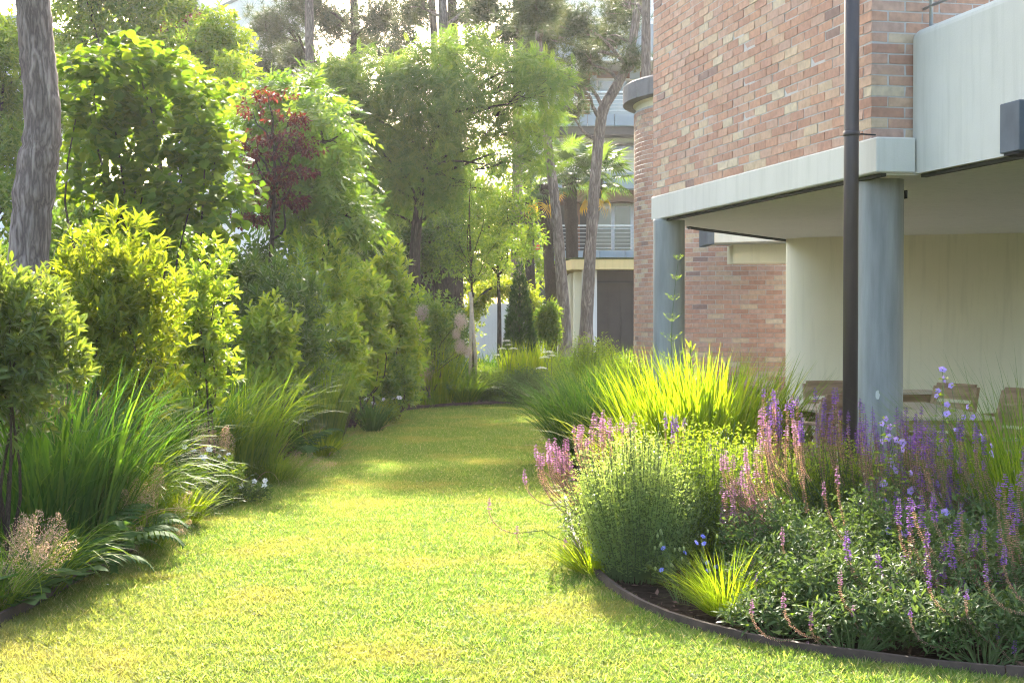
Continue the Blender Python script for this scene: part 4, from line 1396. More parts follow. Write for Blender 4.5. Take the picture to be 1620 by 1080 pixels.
def tuft_mass(g, lobes, n, size=0.2):
    p, d, k = lobe_points(n, lobes, 1.0, 0.1); p = p + rng.normal(size=p.shape) * 0.16
    dd = unit(d * 0.7 + np.array([0, 0, 0.7]) + rng.normal(size=d.shape) * 0.3)
    g.scatter(T_tuft, p, dd, rng.normal(size=d.shape), size * (0.8 + 0.5 * rng.random(n)))

def pine(name, label, pts, Y, widths, spec, ntuft, size=0.22, barkm=B_pine, high=(), sides=12, group=None, extra_top=True):
    W, r = trunk_only(name, label, pts, Y, widths, barkm)
    base = np.array([W[0][0], Y, 0.0])
    t = plant(name, label, 'tree', base, group)
    g = Geo(); tp = trunk_tube(g, W - base, r, sides, 0.03); g.obj('trunk', barkm, t, smooth=True)
    lob = []
    if len(spec):
        lob.append(px_lobes(spec, Y, 3.0))
    for (dx, dy, z, rr) in high:
        lob.append(np.array([[W[-1][0] + dx, Y + dy, z, rr, rr, rr * 0.45]]))
    if lob:
        lob = np.concatenate(lob); lob[:, :3] -= base
        for L in lob:
            i = int(np.argmin(abs(tp[:, 2] - (L[2] - 0.3 - 0.25 * abs(L[0] - tp[-1][0])))))
            i = max(i, len(tp) // 3)
            g2 = Geo()
            g2.tube(curve_pts(tp[i], L[:3], 9, 0.04, 0.09), np.linspace(0.055, 0.016, 9), 6)
            for _ in range(5):
                e = L[:3] + unit(rng.normal(size=3)) * L[3:] * 0.85
                g2.tube(curve_pts(tp[i] * 0.3 + L[:3] * 0.7, e, 6, 0.03, 0.1), np.linspace(0.022, 0.008, 6), 4)
            g2.obj('limb', barkm, t, smooth=True)
        c = Geo(); tuft_mass(c, lob, ntuft, size)
        c.obj('crown', L_pine, t, kind='stuff')
    return t

pine('pine_tree', 'thick kinked grey pine trunk rising behind the yellow green shrub',
     [(40, 560), (44, 420), (47, 380), (52, 320), (58, 265), (68, 215), (66, 150), (58, 80), (54, 20), (46, -60), (40, -160)], 13.5,
     [72, 66, 62, 62, 64, 58, 56, 54, 54, 50, 48], [], 900, sides=18,
     high=[(-1.5, 0.5, 7.6, 1.3), (1.0, -1.2, 8.1, 1.2), (-0.6, 1.6, 8.7, 1.3), (0.4, -2.2, 7.2, 1.0)])
pine('pine_tree', 'slim pale straight pine trunk above the light green box elder', [(490, 430), (490, 105), (489, 0), (489, -120)], 36, [17, 14, 13, 11], [], 500,
     high=[(-1.5, 0, 11.6, 1.5), (1.2, 1, 12.2, 1.4)])
pine('pine_tree', 'dark stemmed pine with broad drooping needle crown beside the white house', [(566, 440), (563, 90), (560, 0), (556, -90)], 43, [20, 15, 13, 10],
     [(430, 45, 42, 34), (470, 92, 46, 32), (522, 35, 44, 40), (545, 112, 40, 22), (602, 28, 44, 34), (625, 82, 30, 26), (410, 105, 34, 26), (575, 70, 34, 24), (660, 25, 32, 30), (480, 10, 40, 26), (640, 118, 24, 16), (505, 128, 30, 14)], 3600, 0.24, B_dark)
pine('pine_tree', 'two stemmed pale pine rising behind the feathery tree, straighter stem', [(702, 440), (702, 70), (700, 0), (698, -120)], 38, [20, 15, 14, 12], [(742, 25, 30, 24), (655, 8, 26, 18), (760, 62, 22, 14)], 900, 0.22,
     high=[(1.8, 0, 13.6, 0.9)])  # unseen crown lobe above the frame, placed to shade the lawn
pine('pine_tree', 'slim grey pine leaning close to the straighter pale stem', [(694, 440), (688, 70), (683, 0), (676, -120)], 39, [16, 12, 11, 9], [(640, 50, 24, 18)], 650, 0.22, high=[(0.3, 0, 14.3, 0.9), (1.5, 0.4, 14.5, 0.8)])  # high lobes are out of view, added for a shade band on the lawn
pine('ivy_clad_pine', 'dark pine stem wrapped in ivy next to the twin pale stems', [(722, 440), (717, 70), (715, 0), (712, -100)], 40, [22, 18, 15, 12], [(770, 20, 26, 20)], 600, 0.22, B_dark, high=[(1.0, 0, 14.0, 0.9), (2.2, 0, 13.9, 0.8)])  # unseen high lobes, set to break up the sun on the lawn
pine('pine_tree', 'tall pale pine standing straight behind the sunlit feathery crown', [(817, 470), (818, 350), (820, 70), (819, 0), (818, -140)], 37, [19, 17, 16, 15, 12],
     [(770, 12, 34, 24), (805, 50, 30, 20), (862, 28, 42, 28), (850, 82, 34, 20), (780, 82, 22, 14)], 2500, 0.22, high=[(-1.0, 0, 13.1, 0.8), (0.7, 0.4, 13.6, 0.8)])  # high lobes stay unseen and are placed for the lawn shade
pine('pine_tree', 'pine with forked orange brown trunk bending right in front of the balconies',
     [(928, 500), (934, 400), (940, 300), (947, 220), (953, 172), (975, 138), (992, 105), (1003, 55), (1010, 0), (1014, -60)], 35, [21, 18, 17, 17, 17, 16, 13, 13, 12, 10],
     [(952, 62, 40, 22), (905, 38, 44, 26), (925, 92, 30, 18), (985, 18, 38, 24), (880, 122, 26, 24), (898, 172, 26, 20), (1000, 88, 20, 14), (858, 55, 34, 22), (912, 135, 20, 16)], 1900, 0.20)
pine('pine_tree', 'straight grey pine trunk touching the far edge of brick wall', [(1023, 520), (1022, 140), (1022, 0), (1022, -140)], 33, [17, 15, 14, 12], [(985, 4, 26, 14)], 300, 0.2, high=[(0.8, 0, 10.6, 1.2)])
pine('pine_tree', 'slender grey trunk leaning left between the fan palms', [(893, 505), (884, 380), (876, 300), (866, 225), (856, 130), (850, 20)], 33, [20, 17, 15, 14, 12, 9], [(846, 12, 40, 22), (836, 100, 26, 20)], 700, 0.2)
pine('pine_tree', 'dark straight trunk behind the clipped thuja cone', [(843, 510), (838, 420), (836, 330), (832, 200)], 44, [16, 15, 14, 11], [], 0, barkm=B_dark)

# cedar-like thick dark trunks deep in the shade
for pts, wd, lab in ((((700, 520), (704, 430), (700, 300)), (34, 30, 24), 'thick dark fissured trunk in shade behind the young staked tree'),
                     (((672, 520), (676, 430), (680, 320)), (26, 22, 18), 'dark trunk in shade just left of the thick fissured trunk')):
    W, r = trunk_only('', '', pts, 34, wd)
    base = np.array([W[0][0], 34, 0.0])
    t = plant('evergreen_tree', lab, 'tree', base)
    g = Geo(); trunk_tube(g, W - base, r, 12, 0.05); g.obj('trunk', B_dark, t, smooth=True)
    lob = px_lobes([(660 + rng.integers(-60, 60), 300 + rng.integers(-60, 60), 46, 40) for _ in range(7)], 34.5, 2)
    lob[:, :3] -= base
    p, d, k = lobe_points(1500, lob, 0.5, 0.2)
    pos, dr, up, sz = shoot_leaves(p, unit(d + np.array([0, 0, -0.1])), 0.25, 5, 0.17, 75, 40, 0.15)
    c = Geo(); c.scatter(T_spray, pos, dr, up, sz); c.obj('crown', L_dark, t, kind='stuff')
    for L in lob[:4]:
        g = Geo(); g.tube(curve_pts((W[-1] - base) * np.array([1, 1, 0.8]), L[:3], 7, 0.05, 0.1), np.linspace(0.07, 0.02, 7), 6); g.obj('limb', B_dark, t, smooth=True)

# background broadleaf trees uphill on the left
def bg_tree(label, trunk_px, Y, spec, mat, tpl, ls, nsh, m, slen, name='broadleaf_tree', tr=0.12, grav=0.15, barkm=None, limb_r=0.035, upbias=0.3):
    top = P(trunk_px[-1][0], trunk_px[-1][1], Y)
    W = [np.array([P(trunk_px[0][0], 500, Y)[0], Y, -0.05])] + [P(x, y, Y) for x, y in trunk_px]
    return tree(name, label, 'tree', W, np.linspace(tr, tr * 0.4, len(W)), px_lobes(spec, Y, 1.5), mat, tpl, ls, nsh, m, slen, None, grav, barkm=barkm, limb_r=limb_r, upbias=upbias)
bg_tree('tall mid green tree behind the hazel, right of the kinked pine trunk', [(165, 300), (170, 150)], 29,
        [(120, 35, 55, 50), (190, 20, 60, 48), (255, 45, 50, 45), (150, 95, 60, 42), (215, 100, 55, 40), (110, 130, 45, 40), (270, 105, 35, 32), (230, -20, 60, 40), (130, -30, 60, 40), (180, 180, 70, 50)], L_mid, T_oval_d, 0.16, 2300, 6, 0.32)
bg_tree('green tree at the left of the kinked pine trunk', [(-10, 330), (-5, 200)], 24,
        [(10, 110, 50, 45), (-30, 180, 60, 50), (30, 190, 40, 40), (15, 260, 50, 50), (-40, 90, 50, 45), (20, 330, 50, 40), (85, 220, 30, 40), (5, 60, 30, 25)], L_mid, T_oval_d, 0.13, 1900, 6, 0.26)
bg_tree('slim open crowned tree in front of the white stair wall', [(338, 300), (340, 120)], 27,
        [(345, 45, 22, 24), (330, 75, 30, 26), (362, 78, 30, 28), (345, 112, 36, 26), (375, 115, 26, 22), (320, 130, 26, 24), (372, 155, 24, 22), (310, 92, 20, 18)], L_light, T_oval_d, 0.13, 800, 6, 0.22, tr=0.07)
bg_tree('small dark red leaved tree below the white house eaves', [(290, 200), (292, 90)], 33,
        [(285, 48, 20, 14), (305, 52, 18, 12), (295, 40, 16, 9), (270, 100, 22, 14), (275, 60, 14, 10)], L_red, T_oval_d, 0.15, 260, 6, 0.2, name='red_leaved_tree', tr=0.06)
bg_tree('pale grey green conifer far behind beside the white house', [(268, 200), (268, 60)], 46,
        [(265, 30, 26, 26), (285, 12, 20, 18), (250, 55, 30, 22), (300, 40, 22, 18), (315, 60, 20, 14)], L_pine, T_tuft, 0.3, 420, 3, 0.3, name='conifer', tr=0.1)
bg_tree('low bushy green tree between hazel and white stair wall', [(250, 330), (252, 180)], 23,
        [(250, 125, 40, 26), (285, 130, 36, 24), (210, 140, 36, 26), (320, 165, 36, 26), (260, 170, 50, 30)], L_light, T_oval_d, 0.12, 900, 6, 0.2, tr=0.07)

# hazel with large round leaves (largest leaves are parts)
YH = 15.5
hz_spec = [(150, 150, 50, 52), (215, 128, 52, 42), (270, 165, 55, 50), (320, 200, 48, 55), (180, 225, 70, 60), (250, 255, 75, 65), (325, 285, 50, 60), (150, 310, 60, 55), (225, 345, 75, 55), (300, 360, 60, 50), (355, 330, 34, 26), (120, 225, 40, 60), (345, 250, 30, 40)]
lob = px_lobes(hz_spec, YH, 0.8)
base = np.array([P(230, 500, YH)[0], YH, 0.0])
hz = plant('hazel_shrub', 'large hazel with big round green leaves behind the yellow green shrub', 'shrub', base)
lobl = lob.copy(); lobl[:, :3] -= base
for i, L in enumerate(lobl):
    g = Geo(); g.tube(curve_pts([rng.normal() * 0.15, rng.normal() * 0.15, -0.05], L[:3] + np.array([0, 0, L[5] * 0.6]), 10, 0.0, 0.05), np.linspace(0.026, 0.007, 10), 6); g.obj('stem', B_dark, hz, smooth=True)
p, d, k = lobe_points(640, lobl, 0.5, 0.35)
sdir = unit(d * 0.7 + np.array([0, 0, 0.45]) + rng.normal(size=p.shape) * 0.3)
pos, dr, up, sz = shoot_leaves(p, sdir, 0.30, 7, 0.118, 85, 50, 0.22)
up = np.tile([0, 0, 1.0], (len(pos), 1)) + rng.normal(size=pos.shape) * 0.4
sc = -(pos[:, 1]) + pos[:, 2] * 0.6 + rng.random(len(pos)) * 0.5
order = np.argsort(-sc)
for q, i in enumerate(order[:300]):
    inst('leaf', LM_hazel[q % 4], hz, basis(pos[i], dr[i], up[i], sz[i]))
rest = order[300:]
g = Geo(); g.scatter(T_hazel, pos[rest], dr[rest], up[rest], sz[rest]); g.obj('foliage', L_hazel, hz, kind='stuff')
# lower, sparser tier of hazel filling the shade at its foot
shrub('hazel_shrub', 'shaded dark hazel growth low beside the pine trunk', 60, 330, 330, 560, 16.6, L_dark, T_oval_d, 0.11, 900, 6, 0.22, 12, ry=0.8, upw=0.3)

# dark red japanese maple: flat layered tiers
YM = 17.7
base = np.array([P(430, 500, YM)[0], YM, 0.0])
t = plant('japanese_maple', 'dark red layered maple in front of the light green box elder', 'tree', base)
tiers = [(425, 152, 26, 8), (458, 190, 30, 9), (400, 176, 20, 7), (440, 222, 40, 9), (476, 236, 26, 8), (405, 250, 30, 9), (465, 270, 34, 8), (420, 292, 36, 9), (388, 225, 20, 8), (452, 318, 36, 9), (405, 345, 30, 9)]
lob = px_lobes(tiers, YM, 0.8); lob[:, :3] -= base
g = Geo(); trunk_tube(g, np.array([[0, 0, -0.05], [0.05, 0, 1.0], [-0.03, 0.05, 2.0], [0.05, 0, 3.2], [0.02, 0, 3.9]]), [0.06, 0.05, 0.035, 0.02, 0.008], 8); g.obj('trunk', B_dark, t, smooth=True)
for L in lob:
    g = Geo(); g.tube(curve_pts([0.0, 0, max(0.4, L[2] - 0.5)], L[:3], 7, 0.05, 0.08), np.linspace(0.018, 0.005, 7), 5); g.obj('limb', B_dark, t, smooth=True)
p, d, k = lobe_points(430, lob, 1.0, 0.0); p = p + rng.normal(size=p.shape) * np.array([0.1, 0.1, 0.03])
pos, dr, up, sz = shoot_leaves(p, unit(d * np.array([1, 1, 0.2])), 0.07, 5, 0.075, 80, 30, 0.15)
c = Geo(); c.scatter(leaf_dia(0.55, 0.1, 0.2), pos, dr, np.tile([0, 0, 1.0], (len(pos), 1)) + rng.normal(size=pos.shape) * 0.3, sz); c.obj('crown', L_red, t, kind='stuff')

# box elder: light green drooping compound leaves
bg_tree('light green box elder with drooping compound leaves behind the red maple', [(500, 430), (495, 260)], 19.3,
        [(425, 190, 40, 34), (470, 175, 42, 30), (515, 205, 42, 34), (545, 250, 30, 32), (490, 245, 52, 40), (440, 250, 44, 40), (540, 305, 36, 34), (500, 320, 48, 40), (555, 345, 24, 22), (465, 330, 44, 40), (520, 380, 40, 36), (440, 150, 24, 14), (400, 300, 30, 40)],
        L_elder, T_pinn_big, 0.24, 470, 5, 0.28, name='box_elder_tree', tr=0.08, grav=0.45)

# feathery acacia-like tree in the sun
fe = [(525, 135, 38, 26), (585, 125, 46, 28), (560, 165, 55, 30), (640, 140, 40, 30), (690, 105, 42, 30), (735, 92, 46, 24), (780, 130, 48, 26), (830, 120, 44, 24), (872, 140, 32, 18), (700, 160, 60, 34), (620, 200, 60, 34), (560, 225, 48, 34),
      (760, 185, 52, 26), (835, 175, 42, 24), (680, 220, 62, 34), (610, 265, 60, 34), (702, 268, 30, 22), (808, 215, 20, 16), (850, 210, 34, 20), (660, 300, 60, 34), (600, 320, 46, 30), (705, 325, 26, 20), (550, 285, 36, 30), (520, 190, 36, 26), (840, 255, 24, 20), (748, 236, 20, 13), (800, 262, 15, 11), (764, 300, 13, 9), (735, 290, 14, 10)]
YF = 27.0
bg_tree('broad feathery light green tree glowing in the sun at the lawn end', [(655, 400), (665, 300), (690, 200)], YF, fe, L_feather, T_pinn_fine, 0.23, 3000, 5, 0.30, name='feathery_tree', tr=0.14, grav=0.18, limb_r=0.03)
# darker evergreen mass under and behind it
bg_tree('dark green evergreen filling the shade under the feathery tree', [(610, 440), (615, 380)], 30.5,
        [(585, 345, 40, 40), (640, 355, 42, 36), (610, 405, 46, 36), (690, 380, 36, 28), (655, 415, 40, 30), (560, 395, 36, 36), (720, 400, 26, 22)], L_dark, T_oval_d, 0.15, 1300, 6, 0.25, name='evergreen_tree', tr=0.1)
bg_tree('leafy tree with open twigs between feathery tree and palms', [(790, 470), (785, 380)], 31,
        [(770, 360, 34, 26), (815, 345, 32, 24), (745, 330, 28, 22), (800, 395, 36, 24), (760, 405, 32, 22), (835, 385, 24, 20), (812, 305, 20, 20)], L_mid, T_oval_d, 0.11, 800, 6, 0.24, tr=0.06)

# young staked tree
YT = 25.0
base = np.array([P(746, 500, YT)[0], YT, 0.0])
t = plant('young_tree', 'young thin tree tied to wooden stakes at the end of lawn', 'tree', base)
tp = np.array([P(748, 560, YT), P(747, 480, YT), P(745, 420, YT), P(742, 340, YT), P(744, 290, YT)]) - base
tp = np.concatenate([[[tp[0][0], 0, -0.04]], tp])
g = Geo(); trunk_tube(g, tp, [0.028, 0.026, 0.024, 0.02, 0.013, 0.006], 7); g.obj('trunk', B_twig, t, smooth=True)
lob = px_lobes([(735, 350, 34, 26), (765, 340, 32, 26), (710, 390, 30, 22), (750, 395, 38, 26), (785, 385, 28, 22), (725, 425, 36, 18), (770, 428, 36, 18), (745, 310, 24, 18)], YT, 0.6); lob[:, :3] -= base
for L in lob:
    g = Geo(); g.tube(curve_pts(tp[2] * 0.5 + tp[3] * 0.5 if L[2] < 3 else tp[3], L[:3], 6, 0.05, 0.06), np.linspace(0.01, 0.003, 6), 4); g.obj('limb', B_twig, t, smooth=True)
p, d, k = lobe_points(420, lob, 0.8, 0.1)
pos, dr, up, sz = shoot_leaves(p, unit(d + np.array([0, 0, 0.3])), 0.14, 6, 0.085, 70, 35, 0.1)
c = Geo(); c.scatter(T_narrow_d, pos, dr, up, sz); c.obj('crown', L_mid, t, kind='stuff')
for (xb, yb_, xt, yt_), lab in (((758, 590, 744, 462), 'leaning pale wooden stake tied to the young tree'), ((743, 580, 746, 470), 'upright grey wooden stake behind the young tree')):
    a_ = P(xb, yb_, YT - 0.1); b_ = P(xt, yt_, YT - 0.06); a_[2] = -0.02
    g = Geo(); g.tube([a_, a_ * 0.5 + b_ * 0.5, b_], 0.030, 8); o = g.obj('stake', M_stake, smooth=True); tag(o, lab, 'stake')
g = Geo(); k_ = P(746, 466, YT) - base; g.tube([k_ + [0, 0, -0.04], k_ + [0, 0, 0.04]], 0.055, 10); g.obj('tie', M_pipe_dark, t)

# fan palms
def fan_mesh(mat, nseg=30, seed=3, span=300):
    r = np.random.default_rng(seed)
    V = []; T = []
    V += [[-0.012, -0.75, 0.16], [0.012, -0.75, 0.16], [0.012, 0, 0], [-0.012, 0, 0]]; T.append([0, 1, 2, 3])
    for i in range(nseg):
        a = R(-span / 2 + span * (i + 0.5) / nseg)
        l = 0.62 * (0.85 + 0.2 * math.cos(a * 0.6)) * (0.9 + 0.2 * r.random())
        dz = -0.10 - 0.18 * r.random()
        d = np.array([math.sin(a), math.cos(a), 0]); s = np.array([math.cos(a), -math.sin(a), 0]) * 0.028
        k = len(V)
        V += [[0, 0, 0], list(d * l * 0.55 + s + [0, 0, 0.03]), list(d * l * 0.55 - s + [0, 0, 0.0]), list(d * l + [0, 0, dz])]
        T.append([k, k + 1, k + 3, k + 2])
    g = Geo(); g.add(np.array(V), [np.array(T)], 0.2 + 0.7 * r.random()); return g.mesh('frond', mat)
FM = [fan_mesh(L_palm, 30, s) for s in (3, 4, 5)]
FD = [fan_mesh(L_palm_dead, 22, s, 240) for s in (8, 9)]
def palm(label, base_px, top_px, Y, w, nfr, sc, dead):
    b_ = P(*base_px, Y); tpt = P(*top_px, Y)
    base = np.array([b_[0], Y, 0.0])
    t = plant('fan_palm', label, 'palm', base)
    g = Geo(); trunk_tube(g, np.array([[0, 0, -0.05], b_ - base, (b_ + tpt) / 2 - base + [0.05, 0, 0], tpt - base]), [w * 1.1, w, w * 0.95, w * 1.15], 12, 0.07, 8); g.obj('trunk', B_palm, t, smooth=True)
    for i in range(nfr):
        az = i * 2.4 + rng.random() * 0.3; el = R(72 - 105 * (i / nfr))
        d = np.array([math.cos(az) * math.cos(el), math.sin(az) * math.cos(el), math.sin(el)])
        up = np.array([-math.cos(az) * math.sin(el), -math.sin(az) * math.sin(el), math.cos(el)])
        inst('frond', FM[i % 3], t, basis(tpt - base + d * 0.78 * sc, d, up, sc))
    for i in range(dead):
        az = i * 1.9 + 3.6; el = R(-48 - 14 * rng.random())
        d = np.array([math.cos(az) * math.cos(el), math.sin(az) * math.cos(el), math.sin(el)])
        up = np.array([-math.cos(az) * math.sin(el), -math.sin(az) * math.sin(el), math.cos(el)])
        inst('dead_frond', FD[i % 2], t, basis(tpt - base + d * 0.6 * sc + [0, 0, -0.25], d, up, sc * 0.75))
    return t
palm('fan palm with yellow dying fronds left of the leaning pine', (872, 470), (856, 292), 42, 0.17, 16, 0.8, 4)
palm('fan palm with a full green crown behind the slender leaning trunk', (905, 480), (900, 272), 44, 0.19, 18, 0.95, 1)
palm('fan palm with sunlit crown in front of the window shutters', (921, 470), (944, 282), 43, 0.17, 20, 0.95, 2)

# thuja cone
YC = 25.5
tb = P(822, 500, YC); base = np.array([tb[0], YC, 0.0])
t = plant('thuja_cone', 'dark narrow clipped thuja cone at the lawn end', 'conifer', base)
n = 6500
topz = P(822, 420, YC)[2]; hz_ = topz * (1 - np.sqrt(rng.random(n)) * 0.985)
u_ = 1 - hz_ / topz
rad = 0.31 * np.minimum(1, u_ ** 0.75 * 1.2) * (0.82 + 0.22 * rng.random(n)) * (1 - 0.25 * np.maximum(0, 0.14 - hz_ / topz) / 0.14)
az = rng.random(n) * 6.283
rad = rad * (1 + 0.09 * np.sin(az * 5 + hz_ * 7) + 0.06 * np.sin(az * 3 - hz_ * 11))
p = np.stack([np.cos(az) * rad, np.sin(az) * rad, hz_ + 0.02], -1)
d = unit(np.stack([np.cos(az) * 0.55, np.sin(az) * 0.55, np.full(n, 0.9)], -1) + rng.normal(size=(n, 3)) * 0.25)
c = Geo(); c.scatter(T_spray, p, d, rng.normal(size=(n, 3)), 0.09 * (0.7 + 0.6 * rng.random(n))); c.obj('foliage', L_thuja, t, kind='stuff')
g = Geo(); g.tube([[0, 0, -0.03], [0, 0, topz * 0.5], [0, 0, topz * 0.9]], [0.06, 0.04, 0.01], 7); g.obj('trunk', B_dark, t, smooth=True)

# climber-covered arbour
YA = 34.0
aL, aR = P(748, 540, YA), P(846, 540, YA)
cxa = (aL[0] + aR[0]) / 2; ra = (aR[0] - aL[0]) / 2
arb = thing('arbour_arch', 'garden arch overgrown with sunlit yellow green climber', 'arch', (cxa, YA, 0))
ztop = P(790, 446, YA)[2]
def arch_pts(r, zt, y, n=26):
    a = np.linspace(0, math.pi, n); zc = zt - r
    pts = [[-r, y, -0.02], [-r, y, zc * 0.5]] + [[-r * math.cos(q), y, zc + r * math.sin(q)] for q in a] + [[r, y, zc * 0.5], [r, y, -0.02]]
    return np.array(pts)
for y in (-0.35, 0.35):
    g = Geo(); g.tube(arch_pts(ra, ztop - 0.1, y), 0.025, 8); g.obj('hoop', M_pipe_dark, arb, smooth=True)
for q in np.linspace(0.3, 2.84, 6):
    g = Geo(); zc = ztop - 0.1 - ra; g.tube([[-ra * math.cos(q), -0.35, zc + ra * math.sin(q)], [-ra * math.cos(q), 0.35, zc + ra * math.sin(q)]], 0.015, 6); g.obj('rung', M_pipe_dark, arb)
cp_ = arch_pts(ra, ztop - 0.1, 0, 30)
idx = rng.integers(0, len(cp_) - 1, 1500); fr = rng.random(1500)[:, None]
p = cp_[idx] * (1 - fr) + cp_[idx + 1] * fr + rng.normal(size=(1500, 3)) * np.array([0.12, 0.28, 0.10])
p[:, 2] = np.maximum(p[:, 2], 0.05)
pos, dr, up, sz = shoot_leaves(p, unit(rng.normal(size=p.shape) + np.array([0, 0, 0.1])), 0.14, 4, 0.10, 75, 40, 0.25)
c = Geo(); c.scatter(T_oval_d, pos, dr, up, sz); c.obj('climber', L_yellow, arb, kind='stuff')

# hazy trees far beyond the arbour
bg_tree('pale green tree far beyond the arbour, thin and hazy', [(745, 420), (748, 330)], 50,
        [(700, 330, 40, 40), (760, 350, 44, 36), (720, 400, 46, 34), (800, 390, 40, 34), (835, 330, 34, 40), (690, 270, 34, 30), (765, 285, 34, 30), (790, 330, 34, 30), (800, 240, 24, 24), (780, 440, 50, 26), (715, 450, 46, 24), (850, 430, 34, 26), (740, 232, 24, 20)], L_light, T_oval_d, 0.22, 1900, 6, 0.45, tr=0.14)
bg_tree('grey green tree far behind the white pines, left of the arbour', [(600, 420), (605, 300)], 52,
        [(560, 250, 50, 44), (620, 270, 50, 44), (590, 330, 60, 44), (660, 330, 46, 40), (540, 330, 50, 44), (640, 400, 60, 40), (560, 410, 60, 40)], L_mid, T_oval_d, 0.26, 1000, 6, 0.45, tr=0.14)

# ================================================================== LEFT BORDER
# --- shrubs
shrub('yellow_green_shrub', 'bright yellow green glossy shrub in front of the kinked pine trunk', 72, 290, 335, 730, 10.0, L_yellow, T_lance, 0.098, 800, 8, 0.085, 13, ry=0.5,
      big=(LM_yellow, L_yellow1, 300), upw=0.8, outw=0.5, A=(65, 20), stems=9, upbias=0.5)
shrub('grey_green_shrub', 'narrow leaved grey green shrub cut by the picture edge beside the yellow shrub', -130, 118, 405, 720, 7.9, L_oleander, T_lance, 0.085, 900, 8, 0.09, 12, ry=0.45, upw=0.55, A=(60, 18), stems=9)
shrub('pittosporum_shrub', 'green rounded shrub tucked against the right side of yellow shrub', 262, 372, 368, 720, 11.6, L_light, T_oval, 0.075, 480, 8, 0.08, 9, ry=0.4, upw=0.6, A=(60, 20))
shrub('arbutus_shrub', 'dark blue green rounded shrub between yellow shrub and lighter shrubs', 358, 520, 402, 690, 15.2, L_dark, T_lance, 0.115, 760, 8, 0.11, 12, ry=0.6, upw=0.5, A=(65, 22), stems=10)
shrub('elaeagnus_shrub', 'light green upright shrub with small leaves below the box elder', 432, 560, 352, 680, 17.6, L_light, T_oval, 0.115, 560, 8, 0.11, 12, ry=0.55, upw=0.7, A=(62, 20))
shrub('laurel_shrub', 'tall bright green leafy shrub next to the smoke bush', 570, 662, 382, 660, 20.2, L_light, T_oval, 0.14, 440, 8, 0.11, 11, ry=0.5, upw=0.7, A=(66, 24))
shrub('viburnum_shrub', 'green leafy shrub low between the light shrub and tall bright shrub', 515, 615, 430, 650, 18.6, L_light, T_oval, 0.125, 440, 7, 0.11, 9, ry=0.45, upw=0.5)
shrub('dogwood_shrub', 'low mid green leafy bush at the foot of dark rounded shrub', 455, 560, 560, 660, 15.8, L_mid, T_oval, 0.085, 280, 6, 0.09, 8, ry=0.35, upw=0.4)
shrub('hydrangea_bush', 'leafy green bush at the bend of the timber edging', 575, 660, 560, 658, 19.6, L_mid, T_oval, 0.10, 320, 6, 0.10, 8, ry=0.4, upw=0.5)
shrub('round_evergreen', 'small rounded green shrub right of the thuja cone', 850, 884, 476, 560, 27.5, L_mid, T_oval_d, 0.10, 420, 6, 0.10, 7, upw=0.5)
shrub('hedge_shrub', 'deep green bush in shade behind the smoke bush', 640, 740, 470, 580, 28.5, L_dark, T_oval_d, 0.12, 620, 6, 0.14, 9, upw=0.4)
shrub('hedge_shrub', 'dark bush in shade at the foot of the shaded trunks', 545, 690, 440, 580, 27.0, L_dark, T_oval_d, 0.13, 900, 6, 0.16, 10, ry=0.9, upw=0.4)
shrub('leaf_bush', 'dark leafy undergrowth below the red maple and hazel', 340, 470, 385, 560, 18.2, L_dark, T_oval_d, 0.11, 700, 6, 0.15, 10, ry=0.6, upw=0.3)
shrub('leaf_bush', 'deep green bush filling the gap below the box elder', 470, 590, 400, 600, 21.5, L_mid, T_oval_d, 0.12, 700, 6, 0.16, 10, ry=0.6, upw=0.4)
shrub('leaf_bush', 'dark leafy growth between pine trunk and grey green shrub', -80, 120, 380, 560, 14.8, L_dark, T_oval_d, 0.10, 800, 6, 0.18, 10, ry=0.6, upw=0.3)

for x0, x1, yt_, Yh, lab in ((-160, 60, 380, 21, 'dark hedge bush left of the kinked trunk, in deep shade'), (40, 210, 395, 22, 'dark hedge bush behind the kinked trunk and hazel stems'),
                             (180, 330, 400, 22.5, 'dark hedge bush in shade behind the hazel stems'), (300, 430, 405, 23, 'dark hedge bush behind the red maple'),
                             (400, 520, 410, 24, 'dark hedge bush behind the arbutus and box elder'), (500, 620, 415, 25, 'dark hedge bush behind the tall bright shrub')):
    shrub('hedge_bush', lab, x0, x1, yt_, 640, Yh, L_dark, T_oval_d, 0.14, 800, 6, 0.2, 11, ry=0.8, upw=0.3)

for x0, x1, yt_, yb_, Yh, mt, ls, nn, lab in ((40, 210, 300, 500, 18.5, L_mid, 0.12, 700, 'mid green bush filling behind the hazel stems by the kinked trunk'), (200, 370, 320, 500, 19.0, L_mid, 0.12, 650, 'mid green bush behind the lower hazel branches'),
                                         (385, 470, 470, 650, 14.2, L_light, 0.10, 330, 'fresh green leafy bush in front of dark rounded shrub'), (480, 575, 480, 660, 16.6, L_light, 0.105, 360, 'fresh green leafy bush stepping down to the upright grass'),
                                         (600, 665, 500, 650, 20.6, L_light, 0.11, 300, 'fresh green leafy bush below the tall bright shrub')):
    shrub('border_shrub', lab, x0, x1, yt_, yb_, Yh, mt, T_oval, ls, nn, 7, 0.12, 11, ry=0.45, upw=0.5)

